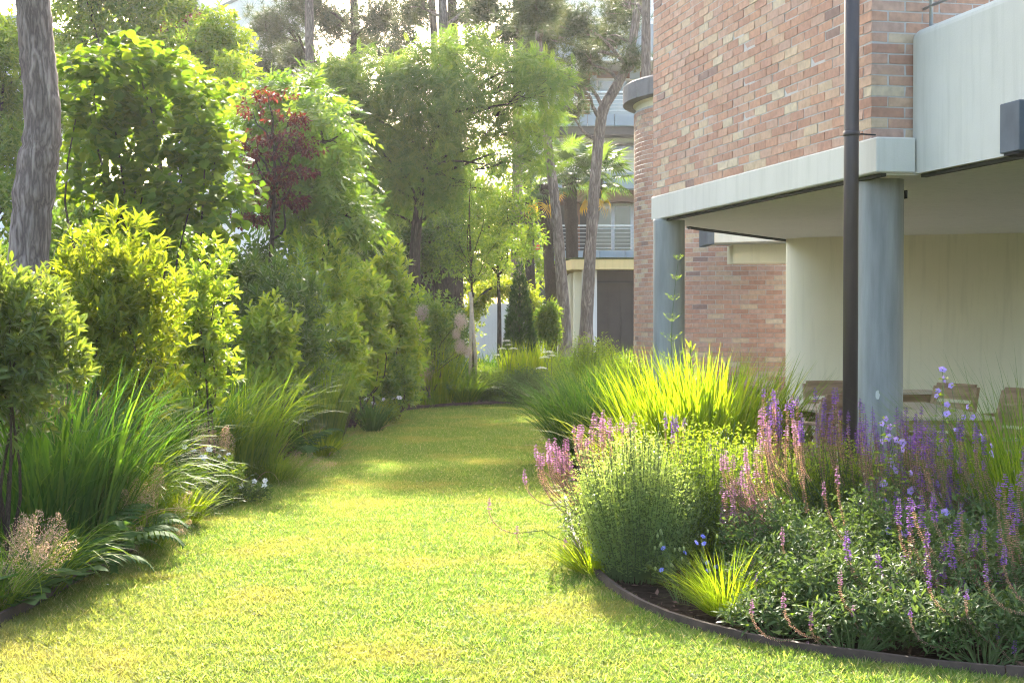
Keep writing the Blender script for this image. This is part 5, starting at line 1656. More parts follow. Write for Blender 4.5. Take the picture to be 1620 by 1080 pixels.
# --- smoke bush with pale plumes
sb = shrub('smoke_bush', 'smoke bush with pale pinkish plumes at the lawn end', 632, 728, 452, 625, 23.0, L_mid, T_oval, 0.095, 380, 8, 0.15, 9, ry=0.5, upw=0.9, A=(70, 35))
b_sb = np.array(sb.location)
def hair_ball(n, r, seed):
    rr = np.random.default_rng(seed); g = Geo()
    p = unit(rr.normal(size=(n, 3))) * (rr.random((n, 1)) ** 0.5) * r * np.array([1, 1, 1.25])
    g.scatter((np.array([[-0.05, 0, 0], [0.05, 0, 0], [0.0, 1, 0]]), [np.array([[0, 1, 2]])]), p, rr.normal(size=(n, 3)), rr.normal(size=(n, 3)), np.full(n, 0.06), rr.random(n))
    return g.mesh('plume', L_plume)
HB = [hair_ball(900, 0.13, s) for s in (1, 2, 3)]
for q, (px, py, s) in enumerate(((668, 494, 0.85), (658, 522, 0.55), (664, 535, 0.7), (729, 508, 0.9), (722, 528, 0.6), (728, 548, 0.75), (740, 556, 0.6), (655, 512, 0.4))):
    w_ = P(px, py, 22.5) - b_sb
    inst('plume', HB[q % 3], sb, Matrix.Translation(w_) @ Matrix.Rotation(q, 4, 'Z') @ Matrix.Scale(s, 4))
    g = Geo(); g.tube(curve_pts([0, 0, 0.5], w_, 6, 0, 0.05), 0.005, 4); g.obj('stem', B_twig, sb)

# --- grasses
def grass(name, label, px, py, Y, n, br, ln, wd, mat, lean=(5, 40), curve=(20, 90), seg=6, group=None, bias=None, ell=(1, 1), power=1.6, ztop=None):
    if Y is None:
        b_ = G0(px, py, 0.02)
    else:
        b_ = np.array([P(px, py, Y)[0], Y, 0.02])
    t = plant(name, label, 'grass', b_, group)
    g = Geo(); grass_blades(g, n, br, ln, wd, lean, curve, seg, bias=bias, ell=ell, power=power)
    g.obj('blades', mat, t)
    g = Geo(); grass_blades(g, max(6, n // 34), br, ln * 0.6, wd * 0.9, (lean[0] + 15, lean[1] + 30), (curve[0] + 20, curve[1] + 30), seg, bias=bias, ell=ell, power=power)
    g.obj('dead_blades', L_straw, t)
    return t
grass('tall_grass', 'tall dense green grass clump under the grey green shrub', 80, 800, 8.6, 760, 0.30, 1.35, 0.0135, L_grass_d, (2, 24), (10, 95), 7, ell=(1.2, 1))
grass('tall_grass', 'arching green grass clump with curling tips before the yellow shrub', 172, 790, 9.2, 360, 0.20, 1.12, 0.0125, L_grass, (3, 22), (40, 150), 8)
grass('tall_grass', 'feathery grass with pale cascading tips right of the yellow shrub foot', 218, 760, 9.6, 150, 0.12, 0.92, 0.009, L_grass, (5, 30), (80, 160), 8, bias=(0.4, -0.3))
grass('tall_grass', 'wide green grass clump below the dark rounded shrub', 350, 735, 12.6, 800, 0.36, 1.2, 0.0145, L_grass, (2, 24), (20, 110), 7, ell=(1.2, 1))
grass('tall_grass', 'grass clump between yellow shrub and the wide clump', 285, 720, 12.0, 360, 0.22, 1.2, 0.013, L_grass_d, (3, 30), (30, 110), 6)
grass('tall_grass', 'upright green grass clump near the bend of the border', 510, 690, 15.4, 620, 0.20, 1.05, 0.010, L_grass, (1, 18), (8, 60), 6)
grass('strap_clump', 'short glaucous strap leaved clump behind the white flowers', 590, 655, 18.0, 160, 0.12, 0.50, 0.018, L_fern, (5, 40), (20, 80), 5)
grass('daylily_clump', 'small bright daylily clump by the edging under tan panicles', 290, 815, 10.0, 150, 0.10, 0.40, 0.017, L_grass_b, (8, 50), (20, 80), 5)
grass('daylily_clump', 'small bright strap leaved clump beside the fern by the edging', 512, 690, 14.8, 120, 0.10, 0.34, 0.016, L_grass_b, (8, 50), (20, 70), 5)
grass('iris_clump', 'long iris like leaves at the far border beside the smoke bush', 690, 640, 23.2, 200, 0.25, 1.2, 0.022, L_grass_b, (2, 22), (5, 50), 5)
grass('daylily_clump', 'arching strap leaves at the far edge of the lawn', 735, 640, 23.4, 260, 0.18, 0.78, 0.018, L_grass, (5, 45), (30, 110), 6)
grass('tall_grass', 'mid green grass below the thuja cone', 795, 640, 24.2, 500, 0.35, 0.62, 0.014, L_grass, (3, 34), (15, 80), 5)
grass('tall_grass', 'dark grass patch behind the young staked tree', 770, 600, 28.0, 900, 0.75, 0.85, 0.018, L_grass_d, (3, 30), (15, 80), 5)
grass('tall_grass', 'bright upright foliage in front of the thuja foot', 822, 620, 24.4, 260, 0.22, 1.05, 0.024, L_grass_b, (2, 20), (5, 40), 5)
grass('tall_grass', 'bright upright leaves right of the thuja foot', 852, 620, 24.6, 260, 0.22, 1.05, 0.024, L_grass_b, (2, 20), (5, 40), 5)
grass('ribbon_grass', 'long pale arching blades hanging over the left edging', 60, 960, 7.5, 130, 0.12, 0.66, 0.012, L_grass, (8, 45), (50, 140), 8, bias=(0.4, -0.2))
grass('ribbon_grass', 'low grass tuft spilling over the edging below the wide clump', 430, 770, 12.6, 420, 0.22, 0.42, 0.007, L_grass, (10, 50), (30, 100), 6, bias=(0.3, -0.2))

# --- fine leaved mounds (asters, artemisia, fennel like)
def mound(name, label, px, Y, rx, ry, h, n, mat, lsize=0.03, m=10, tpl=None, lean=0.35, cat='plant', w=0.0022):
    b_ = np.array([P(px, 600, Y)[0], Y, 0.02])
    t = plant(name, label, cat, b_)
    a = rng.random(n) * 6.283; r_ = np.sqrt(rng.random(n))
    foot = np.stack([np.cos(a) * r_ * rx * 0.5, np.sin(a) * r_ * ry * 0.5, np.zeros(n)], -1)
    bulge = 1 + 0.14 * np.sin(a * 3 + px) + 0.10 * np.sin(a * 5 + px * 2)
    hh = h * (1.0 - 0.38 * r_ ** 2.2) * (0.70 + 0.36 * rng.random(n))
    tip = np.stack([np.cos(a) * r_ * rx * bulge, np.sin(a) * r_ * ry * bulge, hh], -1) + rng.normal(size=(n, 3)) * np.array([0.05, 0.05, 0.02])
    out_ = np.stack([np.cos(a), np.sin(a), np.zeros(n)], -1)
    allp, alld, allu, alls = [], [], [], []
    ts = np.linspace(0.10, 1.0, m) ** 0.8
    for j, tt in enumerate(ts):
        c = foot + (tip - foot) * tt + out_ * (0.10 * rx * math.sin(tt * math.pi))
        for q in range(4 if tt > 0.6 else 2):
            az = rng.random(n) * 6.283
            sp_ = 0.014 + 0.022 * tt
            allp.append(c + rng.normal(size=c.shape) * sp_); alld.append(np.stack([np.cos(az), np.sin(az), 0.2 + 0.8 * rng.random(n)], -1)); allu.append(np.tile([0, 0, 1.0], (n, 1)) + rng.normal(size=(n, 3)) * 0.5)
            alls.append(np.full(n, lsize * (1.3 - 0.55 * tt)) * (0.6 + 0.8 * rng.random(n)))
    g = Geo()
    pz = np.concatenate(allp)
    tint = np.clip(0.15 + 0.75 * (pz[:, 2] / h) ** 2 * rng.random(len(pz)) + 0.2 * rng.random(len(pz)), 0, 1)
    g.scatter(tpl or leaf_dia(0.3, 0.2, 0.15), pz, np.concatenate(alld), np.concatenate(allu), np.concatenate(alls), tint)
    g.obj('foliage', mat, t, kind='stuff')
    st = Geo()
    mid = (foot + tip) / 2 + rng.normal(size=foot.shape) * 0.01
    for i in range(n):
        st.tube([foot[i], mid[i], tip[i]], w, 3, 0.5, cap=False)
    st.obj('stems', L_stem, t, kind='stuff')
    return t

# --- tan panicle grasses
def panicle_mesh(seed, n=260, h=0.30, spread=0.10):
    r = np.random.default_rng(seed); g = Geo()
    g.tube([[0, 0, 0], [0.02, 0, 0.5], [0.05, 0.01, 0.85]], [0.0022, 0.0018, 0.0008], 4, 0.3, 1)
    t_ = r.random(n); z = 0.85 - h + h * t_
    w = spread * np.sqrt(np.clip(1 - t_, 0, 1)) * (0.3 + 0.7 * r.random(n)) + 0.008
    a = r.random(n) * 6.283
    p = np.stack([0.03 + 0.03 * t_ + w * np.cos(a), w * np.sin(a), z], -1)
    g.scatter(leaf_dia(0.6, 0.2, 0), p, r.normal(size=(n, 3)), r.normal(size=(n, 3)), 0.011 * (0.7 + 0.6 * r.random(n)), r.random(n))
    # hair stalks
    for i in range(26):
        k = r.integers(n); s = np.array([0.03, 0, max(0.4, p[k][2] - 0.09)]); g.tube([s, (s + p[k]) / 2 + [0, 0, 0.01], p[k]], 0.0007, 3, 0.3, 1, cap=False)
    return g.mesh('panicle', [L_tan, L_straw])
PM = [panicle_mesh(s) for s in (1, 2, 3, 4)]
def panicle_grass(label, px, py, Y, n, nb, lean, sc=1.0, spread_px=None, bl=0.4, bmat=None):
    b_ = np.array([P(px, py, Y)[0], Y, 0.02])
    t = plant('panicle_grass', label, 'grass', b_)
    g = Geo(); grass_blades(g, nb, 0.10, bl, 0.006, (5, 45), (30, 110), 6); g.obj('blades', bmat or L_grass, t, kind='stuff')
    for i in range(n):
        az = rng.random() * 6.283; th = R(lean[0] + (lean[1] - lean[0]) * rng.random())
        d = Vector((lean[2] + 0.6 * math.cos(az), lean[3] + 0.6 * math.sin(az), 0)).normalized()
        M = Matrix.Translation((rng.normal() * 0.05, rng.normal() * 0.05, 0)) @ Matrix.Rotation(th, 4, Vector((-d.y, d.x, 0))) @ Matrix.Rotation(rng.random() * 6.28, 4, 'Z') @ Matrix.Scale(sc * (0.85 + 0.3 * rng.random()), 4)
        inst('panicle', PM[i % 4], t, M)
    return t
panicle_grass('tan plumed grass leaning over the broad dark leaves at the border corner', -10, 930, 7.0, 11, 260, (18, 50, 1.0, 0.2), 0.66)
panicle_grass('airy tan panicles over the small bright daylily clump', 225, 830, 8.9, 9, 160, (5, 35, 0.4, -0.2), 0.58)
panicle_grass('low straw seed heads drooping over the edging', 232, 850, 8.8, 6, 60, (45, 70, 0.8, -0.5), 0.42)
panicle_grass('tan seed heads among white roses beneath the wide grass clump', 325, 770, 11.2, 10, 140, (3, 25, 0.3, 0.0), 0.66)
panicle_grass('straw coloured seed stalks flopping across the edging', 440, 755, 12.8, 6, 60, (55, 78, 1.0, -0.3), 0.5)
panicle_grass('thin straw grass at the foot of the smoke bush', 676, 640, 22.6, 8, 120, (2, 20, 0.2, 0.0), 0.9)

# --- ferns (each frond a part)
def frond_mesh(mat, pairs=16, seed=1):
    r = np.random.default_rng(seed); V = []; T = []
    def cen(t): return np.array([0, math.sin(t * 1.25) * 0.8, 0.42 * math.sin(t * 2.3) * (1 - 0.45 * t)])
    for i in range(pairs):
        t = 0.14 + 0.85 * i / pairs
        l = 0.19 * math.sin(min(1.0, (t * 1.25)) * math.pi * 0.88 + 0.15) + 0.015
        c = cen(t); tg = unit(cen(t + 0.02) - c)
        for s in (-1, 1):
            d = unit(np.array([s * 0.95, 0.25, -0.15]) + tg * 0.2); wv = tg * 0.018; k = len(V)
            V += [c - wv, c + wv, c + d * l * 0.6 + wv * 1.1, c + d * l + wv * 0.2 + [0, 0, -0.02], c + d * l * 0.6 - wv * 0.9]
            T.append([k, k + 4, k + 3, k + 2, k + 1] if s > 0 else [k, k + 1, k + 2, k + 3, k + 4])
    g = Geo(); g.add(np.array(V), [np.array(T)], 0.5)
    g.tube(np.array([cen(t) for t in np.linspace(0, 1, 9)]), np.linspace(0.004, 0.001, 9), 4, 0.2)
    return g.mesh('frond', mat)
FRM = [frond_mesh(L_fern, 16, 1), frond_mesh(L_fern, 14, 2)]
def fern(label, px, py, Y, n, sc):
    b_ = np.array([P(px, py, Y)[0], Y, 0.03])
    t = plant('fern', label, 'fern', b_)
    for i in range(n):
        M = Matrix.Rotation(i * 2.4 + rng.random() * 0.4, 4, 'Z') @ Matrix.Rotation(R(-10 + 35 * rng.random()), 4, 'X') @ Matrix.Scale(sc * (0.8 + 0.4 * rng.random()), 4)
        inst('frond', FRM[i % 2], t, M)
    return t
fern('dark arching fern behind the ribbon grass by the left edging', 150, 850, 8.3, 13, 0.62)
fern('second dark fern between ribbon grass and daylily clump', 200, 830, 8.7, 12, 0.58)
fern('small blue green fern at the foot of dark rounded shrub', 478, 690, 14.6, 12, 0.60)
fern('pale fern beside the upright grass near the border bend', 470, 660, 15.6, 10, 0.6)
fern('low fern beneath the tall dense grass clump', 100, 880, 7.8, 12, 0.55)

# --- broad leaved plants
def broad(label, px, py, Y, n, size, name='broadleaf_plant', mat=None, h=0.15, r=0.16, tpl=None):
    b_ = np.array([P(px, py, Y)[0], Y, 0.03])
    t = plant(name, label, 'plant', b_)
    me_ = []
    for k in range(3):
        V, Fs = tpl or leaf_fine(0.62, 0.10, 0.35, 0.4)
        V = V + rng.normal(size=V.shape) * 0.02
        g = Geo(); g.add(V, Fs, 0.2 + 0.6 * rng.random()); me_.append(g.mesh('leaf', mat or L_fern, True))
    for i in range(n):
        az = i * 2.4 + rng.random() * 0.5; rr = r * math.sqrt(rng.random()); z = h * (0.2 + rng.random())
        d = np.array([math.cos(az), math.sin(az), 0.35 + 0.4 * rng.random()])
        p0 = np.array([math.cos(az) * rr, math.sin(az) * rr, z])
        inst('leaf', me_[i % 3], t, basis(p0, d, (0, 0, 1), size * (0.7 + 0.5 * rng.random())))
        g = Geo(); g.tube([[0, 0, -0.02], p0 * np.array([0.5, 0.5, 0.7]), p0], 0.003, 4); g.obj('leaf_stalk', L_stem, t)
    return t
broad('broad dark leaved plant at the border corner under tan plumes', 20, 960, 7.1, 26, 0.20)
broad('broad dark leaved plant beside the edging in the left corner', 75, 930, 7.5, 22, 0.18, r=0.2)
broad('dark leafy ground plant between corner plants and the first fern', 120, 905, 7.9, 18, 0.15, r=0.18)
broad('low leafy plant in front of the daylily clump along the edging', 330, 800, 10.8, 24, 0.085, r=0.22, h=0.2, mat=L_mid)
broad('low leafy plant along the edging below the wide grass clump', 365, 790, 11.3, 22, 0.08, r=0.22, h=0.16, mat=L_sage)
broad('long blue green leaves drooping at the far border bend', 655, 640, 22.0, 9, 0.34, r=0.08, h=0.3, mat=L_fern, tpl=leaf_fine(0.3, 0.1, 0.4))
broad('single grey green leaf plant standing against the edging', 203, 870, 8.75, 5, 0.14, r=0.03, h=0.05, mat=L_sage)

for px, py, Y, kind, lab in ((165, 895, 8.2, 0, 'small strap leaved clump on the edging below the first fern'), (255, 842, 9.4, 1, 'low grey leaved plant on the edging before the daylily clump'), (300, 815, 10.3, 0, 'short strap clump on the edging right of daylily clump'),
                             (400, 765, 12.1, 1, 'low rounded leafy plant on the edging below the wide clump'), (440, 742, 13.2, 0, 'small upright strap clump on the edging past the wide clump'), (478, 718, 14.6, 1, 'low leafy plant on the edging by the small fern'),
                             (540, 690, 16.8, 1, 'low leafy plant on the edging near the border bend'), (565, 678, 17.9, 0, 'small strap clump on the edging at the border bend')):
    xx = np.interp(Y, LE[:, 1], LE[:, 0]) - 0.22
    pxx = 810 + F * xx / Y
    if kind:
        mound('low_perennial', lab, pxx, Y, 0.2, 0.22, 0.26, 70, L_mid, 0.05, 8, tpl=leaf_dia(0.5, 0.2, 0.15))
    else:
        grass('strap_clump', lab, pxx, py, Y, 110, 0.09, 0.36, 0.014, L_grass, (5, 45), (25, 90), 6)

# --- small white flowering plants
def daisy_mesh(mat, n=9, seed=1, w=0.5):
    r = np.random.default_rng(seed); g = Geo()
    a = np.arange(n) * 6.283 / n
    d = np.stack([np.cos(a), np.sin(a), np.full(n, 0.25)], -1)
    g.scatter(leaf_dia(w, 0.1, 0.1, 0.6), np.zeros((n, 3)), d, np.tile([0, 0, 1.0], (n, 1)), np.full(n, 1.0), r.random(n))
    g.tube([[0, 0, -0.1], [0, 0, 0.12]], [0.16, 0.12], 6, 0.3, 1)
    return g.mesh('flower', [mat, L_stem])
D_white = [daisy_mesh(L_whitefl, 5, 1, 0.85), daisy_mesh(L_whitefl, 6, 2, 0.7)]
D_mallow = [daisy_mesh(L_mallow, 5, s, 0.95) for s in (1, 2)]
D_blue = [daisy_mesh(L_blue, 8, s, 0.45) for s in (1, 2)]
def flowering(name, label, px, py, Y, rx, ry, h, nleaf, lsize, mat, tpl, flowers, fl_me, fl_r, cat='flower', hf=(0.8, 1.1), stem=True, tilt=0.5):
    b_ = np.array([P(px, py, Y)[0], Y, 0.02])
    t = plant(name, label, cat, b_)
    a = rng.random(nleaf) * 6.283; r_ = np.sqrt(rng.random(nleaf))
    p = np.stack([np.cos(a) * r_ * rx, np.sin(a) * r_ * ry, h * rng.random(nleaf) * (1 - 0.35 * r_)], -1)
    pos, dr, up, sz = shoot_leaves(p, unit(np.stack([np.cos(a) * 0.4, np.sin(a) * 0.4, np.ones(nleaf)], -1)), lsize * 1.2, 5, lsize, 75, 35, 0.05)
    g = Geo(); g.scatter(tpl, pos, dr, up, sz); g.obj('foliage', mat, t, kind='stuff')
    for i in range(flowers):
        a_ = rng.random() * 6.283; r1 = math.sqrt(rng.random())
        p0 = np.array([math.cos(a_) * r1 * rx, math.sin(a_) * r1 * ry, h * (hf[0] + (hf[1] - hf[0]) * rng.random())])
        d = Vector((rng.normal() * tilt, -0.4 + rng.normal() * tilt, 1)).normalized()
        M = Matrix.Translation(p0) @ d.to_track_quat('Z', 'Y').to_matrix().to_4x4() @ Matrix.Scale(fl_r * (0.75 + 0.5 * rng.random()), 4)
        f_ = inst('flower', fl_me[i % len(fl_me)], t, M)
        if stem:
            g = Geo(); g.tube(curve_pts([p0[0] * 0.5, p0[1] * 0.5, 0], p0 - [0, 0, 0.005], 6, 0, 0.04), 0.0022, 4); g.obj('flower_stem', L_stem, t)
    return t
flowering('white_rose', 'white flowering small leaved bush below the wide grass clump', 335, 770, 11.0, 0.24, 0.2, 0.42, 220, 0.045, L_mid, T_oval_d, 14, D_white, 0.026)
flowering('white_flower_plant', 'low white flowers right by the edging under the wide clump', 372, 800, 11.2, 0.28, 0.14, 0.16, 160, 0.04, L_sage, T_oval_d, 9, D_white, 0.024)
flowering('white_flower_plant', 'white flowers in a sun patch where the border bends', 598, 665, 18.9, 0.3, 0.2, 0.35, 160, 0.06, L_yellow, T_oval_d, 9, D_white, 0.04)
def umbel_mesh(seed):
    r = np.random.default_rng(seed); g = Geo(); n = 170
    a = r.random(n) * 6.283; rr = np.sqrt(r.random(n))
    p = np.stack([np.cos(a) * rr, np.sin(a) * rr, 0.28 * (1 - rr ** 2) + r.normal(size=n) * 0.03], -1)
    g.scatter(leaf_dia(0.9, 0.1, 0, 0.5), p, r.normal(size=(n, 3)) * [1, 1, 0.2], np.tile([0, 0, 1.0], (n, 1)) + r.normal(size=(n, 3)) * 0.3, np.full(n, 0.16), r.random(n))
    for i in range(14):
        q_ = p[i * 5]; g.tube([[0, 0, -0.8], q_ * [0.6, 0.6, 1] - [0, 0, 0.2], q_], 0.012, 3, 0.5, 1, cap=False)
    return g.mesh('umbel', [L_whitefl, L_stem])
UM = [umbel_mesh(s) for s in (1, 2)]
t = plant('white_umbel_plant', 'cluster of flat white flower heads by the thuja foot', 'flower', (P(800, 600, 23.9)[0], 23.9, 0.02))
bt = np.array(t.location)
for q, (px, py, s) in enumerate(((802, 540, 0.09), (795, 552, 0.07), (805, 546, 0.07), (812, 552, 0.08), (787, 562, 0.06))):
    w_ = P(px, py, 23.9) - bt
    inst('umbel', UM[q % 2], t, Matrix.Translation(w_) @ Matrix.Scale(s, 4))
    g = Geo(); g.tube(curve_pts([0, 0, 0], w_, 6, 0, 0.03), 0.005, 4); g.obj('stem', L_stem, t)
g = Geo(); grass_blades(g, 60, 0.1, 0.5, 0.02, (5, 40), (10, 60), 4); g.obj('foliage', L_mid, t, kind='stuff')
t = plant('white_umbel_plant', 'flat white flower heads above the dark grass by the right border', 'flower', (P(865, 600, 21.0)[0], 21.0, 0.02))
bt = np.array(t.location)
for q, (px, py, s) in enumerate(((868, 558, 0.10), (862, 566, 0.08), (873, 563, 0.08), (857, 583, 0.085))):
    w_ = P(px, py, 21.0) - bt
    inst('umbel', UM[q % 2], t, Matrix.Translation(w_) @ Matrix.Scale(s, 4))
    g = Geo(); g.tube(curve_pts([0, 0, 0], w_, 6, 0, 0.03), 0.005, 4); g.obj('stem', L_stem, t)
g = Geo(); grass_blades(g, 60, 0.1, 0.5, 0.018, (5, 40), (10, 60), 4); g.obj('foliage', L_mid, t, kind='stuff')

# ================================================================== RIGHT BORDER
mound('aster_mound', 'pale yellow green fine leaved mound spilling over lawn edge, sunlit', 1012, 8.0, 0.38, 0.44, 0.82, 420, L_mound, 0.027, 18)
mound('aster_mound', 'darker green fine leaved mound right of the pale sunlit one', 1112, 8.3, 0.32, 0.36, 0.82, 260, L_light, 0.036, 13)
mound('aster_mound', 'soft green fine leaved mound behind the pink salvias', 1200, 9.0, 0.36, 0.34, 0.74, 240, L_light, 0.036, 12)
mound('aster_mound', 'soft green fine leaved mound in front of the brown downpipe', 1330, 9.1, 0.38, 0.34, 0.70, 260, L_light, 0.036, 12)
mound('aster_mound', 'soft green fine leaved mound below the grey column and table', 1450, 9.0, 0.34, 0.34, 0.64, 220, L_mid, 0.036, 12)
mound('feathery_perennial', 'feathery green perennials beside the brick tower foot', 975, 19.0, 0.55, 0.6, 0.95, 260, L_light, 0.06, 12, w=0.003)
mound('feathery_perennial', 'tall feathery bright stems in front of garage', 935, 23.0, 0.6, 0.5, 1.15, 220, L_light, 0.07, 12, w=0.003)
mound('round_perennial', 'soft rounded green mound by the far lawn edge', 770, 23.9, 0.45, 0.35, 0.62, 220, L_mid, 0.06, 10, w=0.003)
mound('round_perennial', 'dull green mound with faded spikes by the thuja cone', 835, 23.3, 0.45, 0.4, 0.60, 220, L_sage, 0.06, 10, w=0.003)

grass('tall_grass', 'dense dark green arching grass clump at the right lawn edge', 948, 700, 14.2, 1500, 0.34, 1.14, 0.012, L_grass_d, (2, 36), (15, 75), 7, ell=(1.1, 1.2))
grass('tall_grass', 'green grass clump behind the dark clump beside the far column', 985, 700, 16.4, 1100, 0.38, 1.15, 0.011, L_grass, (2, 32), (15, 80), 6)
grass('tall_grass', 'dark grass tuft in front of the far grey column', 1050, 640, 13.6, 700, 0.28, 1.05, 0.010, L_grass_d, (2, 35), (15, 70), 6)
grass('sunlit_grass', 'glowing yellow green broad bladed clump before the brick back wall', 1105, 740, 11.4, 900, 0.42, 1.22, 0.022, L_grass_b, (1, 26), (4, 40), 5, ell=(1.05, 0.6))
grass('sunlit_grass', 'glowing yellow green clump joined to the large one on its left', 1045, 740, 11.0, 360, 0.24, 1.0, 0.014, L_grass_b, (4, 42), (15, 70), 6, bias=(-0.25, -0.1))
grass('tall_grass', 'green blades behind the right side of the glowing clump', 1195, 700, 12.0, 500, 0.28, 1.1, 0.013, L_grass, (2, 30), (8, 60), 5)
grass('pale_grass', 'pale arching grass below the glowing clump behind pink salvias', 985, 740, 10.0, 420, 0.20, 0.55, 0.008, L_grass_b, (8, 55), (50, 120), 7, bias=(-0.4, -0.2))
grass('sedge_tuft', 'bright fine grass tuft at the curved edging', 1150, 990, 6.95, 620, 0.085, 0.40, 0.0042, L_grass_b, (3, 62), (8, 60), 6)
grass('sedge_tuft', 'short spiky grass tuft under the left of pale mound', 935, 900, 8.1, 220, 0.08, 0.34, 0.007, L_grass_b, (10, 65), (5, 40), 4, bias=(-0.6, -0.2))
grass('tall_grass', 'tall green fine grass clump at the right end of border', 1632, 800, 8.2, 1300, 0.26, 1.3, 0.0062, L_grass, (2, 42), (10, 55), 7)
grass('tall_grass', 'meadow grass in front of the garage pier', 905, 600, 27.0, 900, 0.8, 0.9, 0.018, L_grass_d, (3, 30), (15, 70), 5)
grass('tall_grass', 'meadow grass beside the brick tower in front of garage door', 985, 600, 26.0, 900, 0.8, 0.95, 0.018, L_grass, (3, 30), (15, 70), 5)

# wild fennel stalk and lily shoot by the far column
t = plant('fennel_stalk', 'tall thin wispy stalk in front of the far grey column', 'plant', (P(1072, 600, 12.6)[0], 12.6, 0.02))
b_ = np.array(t.location)
top = P(1073, 412, 12.6) - b_
pts = curve_pts([0, 0, -0.02], top, 12, 0, 0.015)
g = Geo(); g.tube(pts, np.linspace(0.006, 0.0015, 12), 5); g.obj('stem', L_stem, t)
g = Geo(); pp, dd = [], []
for i in range(260):
    k = rng.integers(3, 12); s = pts[k] if k < 12 else pts[-1]
    az = rng.random() * 6.283; r_ = (0.03 + 0.15 * (1 - k / 12)) * rng.random()
    pp.append(s + np.array([math.cos(az) * r_, math.sin(az) * r_, r_ * 0.9])); dd.append([math.cos(az), math.sin(az), 0.8])
g.scatter(T_narrow_d, np.array(pp), np.array(dd), rng.normal(size=(260, 3)), 0.03)
g.obj('leaflets', L_mid, t, kind='stuff')
t = plant('lily_shoot', 'upright leafy lily shoot rising above the glowing grass', 'plant', (P(1092, 600, 11.6)[0], 11.6, 0.02))
b_ = np.array(t.location); top = P(1092, 548, 11.6) - b_
g = Geo(); g.tube([[0, 0, -0.02], top * 0.5, top], 0.006, 6); g.obj('stem', L_stem, t)
lm = leaf_meshes(lambda: leaf_fine(0.16, 0.2, 0.2), L_light, 2)
for i in range(34):
    az = i * 2.4; k = 0.35 + 0.65 * i / 34
    inst('leaf', lm[i % 2], t, basis(top * k, (math.cos(az), math.sin(az), 0.4 + 1.5 * (i / 34) ** 2), (0, 0, 1), 0.12))

# --- salvias: each spike a part
def spike_mesh(theta0, L, seed, bloom=0.22, fm=None):
    r = np.random.default_rng(seed); g = Geo()
    n = 16; t = np.linspace(0, 1, n)
    th = theta0 * (1 - np.clip((t - 0.25) / 0.6, 0, 1) ** 1.1) + r.normal() * 0.05
    ds = L / (n - 1)
    x = np.concatenate([[0], np.cumsum(np.sin(th[:-1]) * ds)]); z = np.concatenate([[0], np.cumsum(np.cos(th[:-1]) * ds)])
    y = 0.02 * np.sin(t * 3 + r.random() * 6)
    C = np.stack([x, y, z], -1)
    g.tube(C, np.linspace(0.0028, 0.0010, n), 4, 0.3, 0, cap=False)
    T = unit(np.gradient(C, axis=0))
    whorls = 42
    for k in range(whorls):
        u = 0.22 + 0.78 * k / whorls
        c = np.array([np.interp(u, t, C[:, i]) for i in range(3)]); tg = unit(np.array([np.interp(u, t, T[:, i]) for i in range(3)]))
        a = unit(np.cross(tg, [0.3, 1, 0.2])); b = np.cross(tg, a)
        fl = u > 1 - bloom
        m_ = 5 if fl else 6
        az = r.random(m_) * 6.283
        d = np.cos(az)[:, None] * a + np.sin(az)[:, None] * b + tg * (0.35 if fl else 0.5)
        taper = 1.0 if u < 0.9 else 1.0 - (u - 0.9) * 5.5
        if fl:
            g.scatter(leaf_dia(0.62, 0.3, 0.2, 0.6), np.tile(c, (m_, 1)), d, np.tile(tg, (m_, 1)), (0.0165 * max(taper, 0.4)) * (0.7 + 0.6 * r.random(m_)), r.random(m_), 2)
        g.scatter(leaf_dia(0.6, 0.3, 0.1, 0.55), np.tile(c, (m_, 1)), d, np.tile(tg, (m_, 1)), (0.0115 * max(taper, 0.45)) * (0.8 + 0.4 * r.random(m_)), r.random(m_), 1)
    return g.mesh('flower_spike', [L_stem, L_calyx, fm or L_violet])
SPK = {}; SPP = {}
for i, th in enumerate((6, 18, 35, 52, 70, 88, 100)):
    SPK[th] = [spike_mesh(R(th), 0.52, 10 * i + k, 0.13 + 0.07 * k) for k in range(3)]
for i, th in enumerate((6, 18, 35, 52, 70, 88, 100)):
    SPP[th] = [spike_mesh(R(th), 0.52, 200 + 10 * i + k, 0.12 + 0.06 * k, L_pink) for k in range(3)]  # spikes with the sun-tinted flower colour
SK = sorted(SPK)
def sage_foliage(t, rx, ry, h, n, ls=0.048, mat=None):
    n = int(n * 1.25)
    a = rng.random(n) * 6.283; r_ = np.sqrt(rng.random(n))
    p = np.stack([np.cos(a) * r_ * rx, np.sin(a) * r_ * ry, h * (1 - 0.45 * r_ ** 2) * (0.08 + 0.92 * rng.random(n) ** 0.7)], -1)
    sd_ = unit(np.stack([np.cos(a) * 0.55 * r_, np.sin(a) * 0.55 * r_, np.ones(n)], -1) + rng.normal(size=(n, 3)) * 0.3)
    pos, dr, up, sz = shoot_leaves(p, sd_, 0.07, 6, ls, 70, 35, 0.05)
    k = pos[:, 2] > 0.01
    g = Geo(); g.scatter(leaf_fine(0.30, 0.2, 0.25), pos[k], dr[k], up[k], sz[k]); g.obj('foliage', mat or L_sage, t, kind='stuff')
    for i in range(0, n, max(1, n // 26)):
        g = Geo(); g.tube(curve_pts([p[i][0] * 0.3, p[i][1] * 0.3, -0.01], p[i], 5, 0, 0.05), 0.0028, 4); g.obj('stem', L_stem, t)
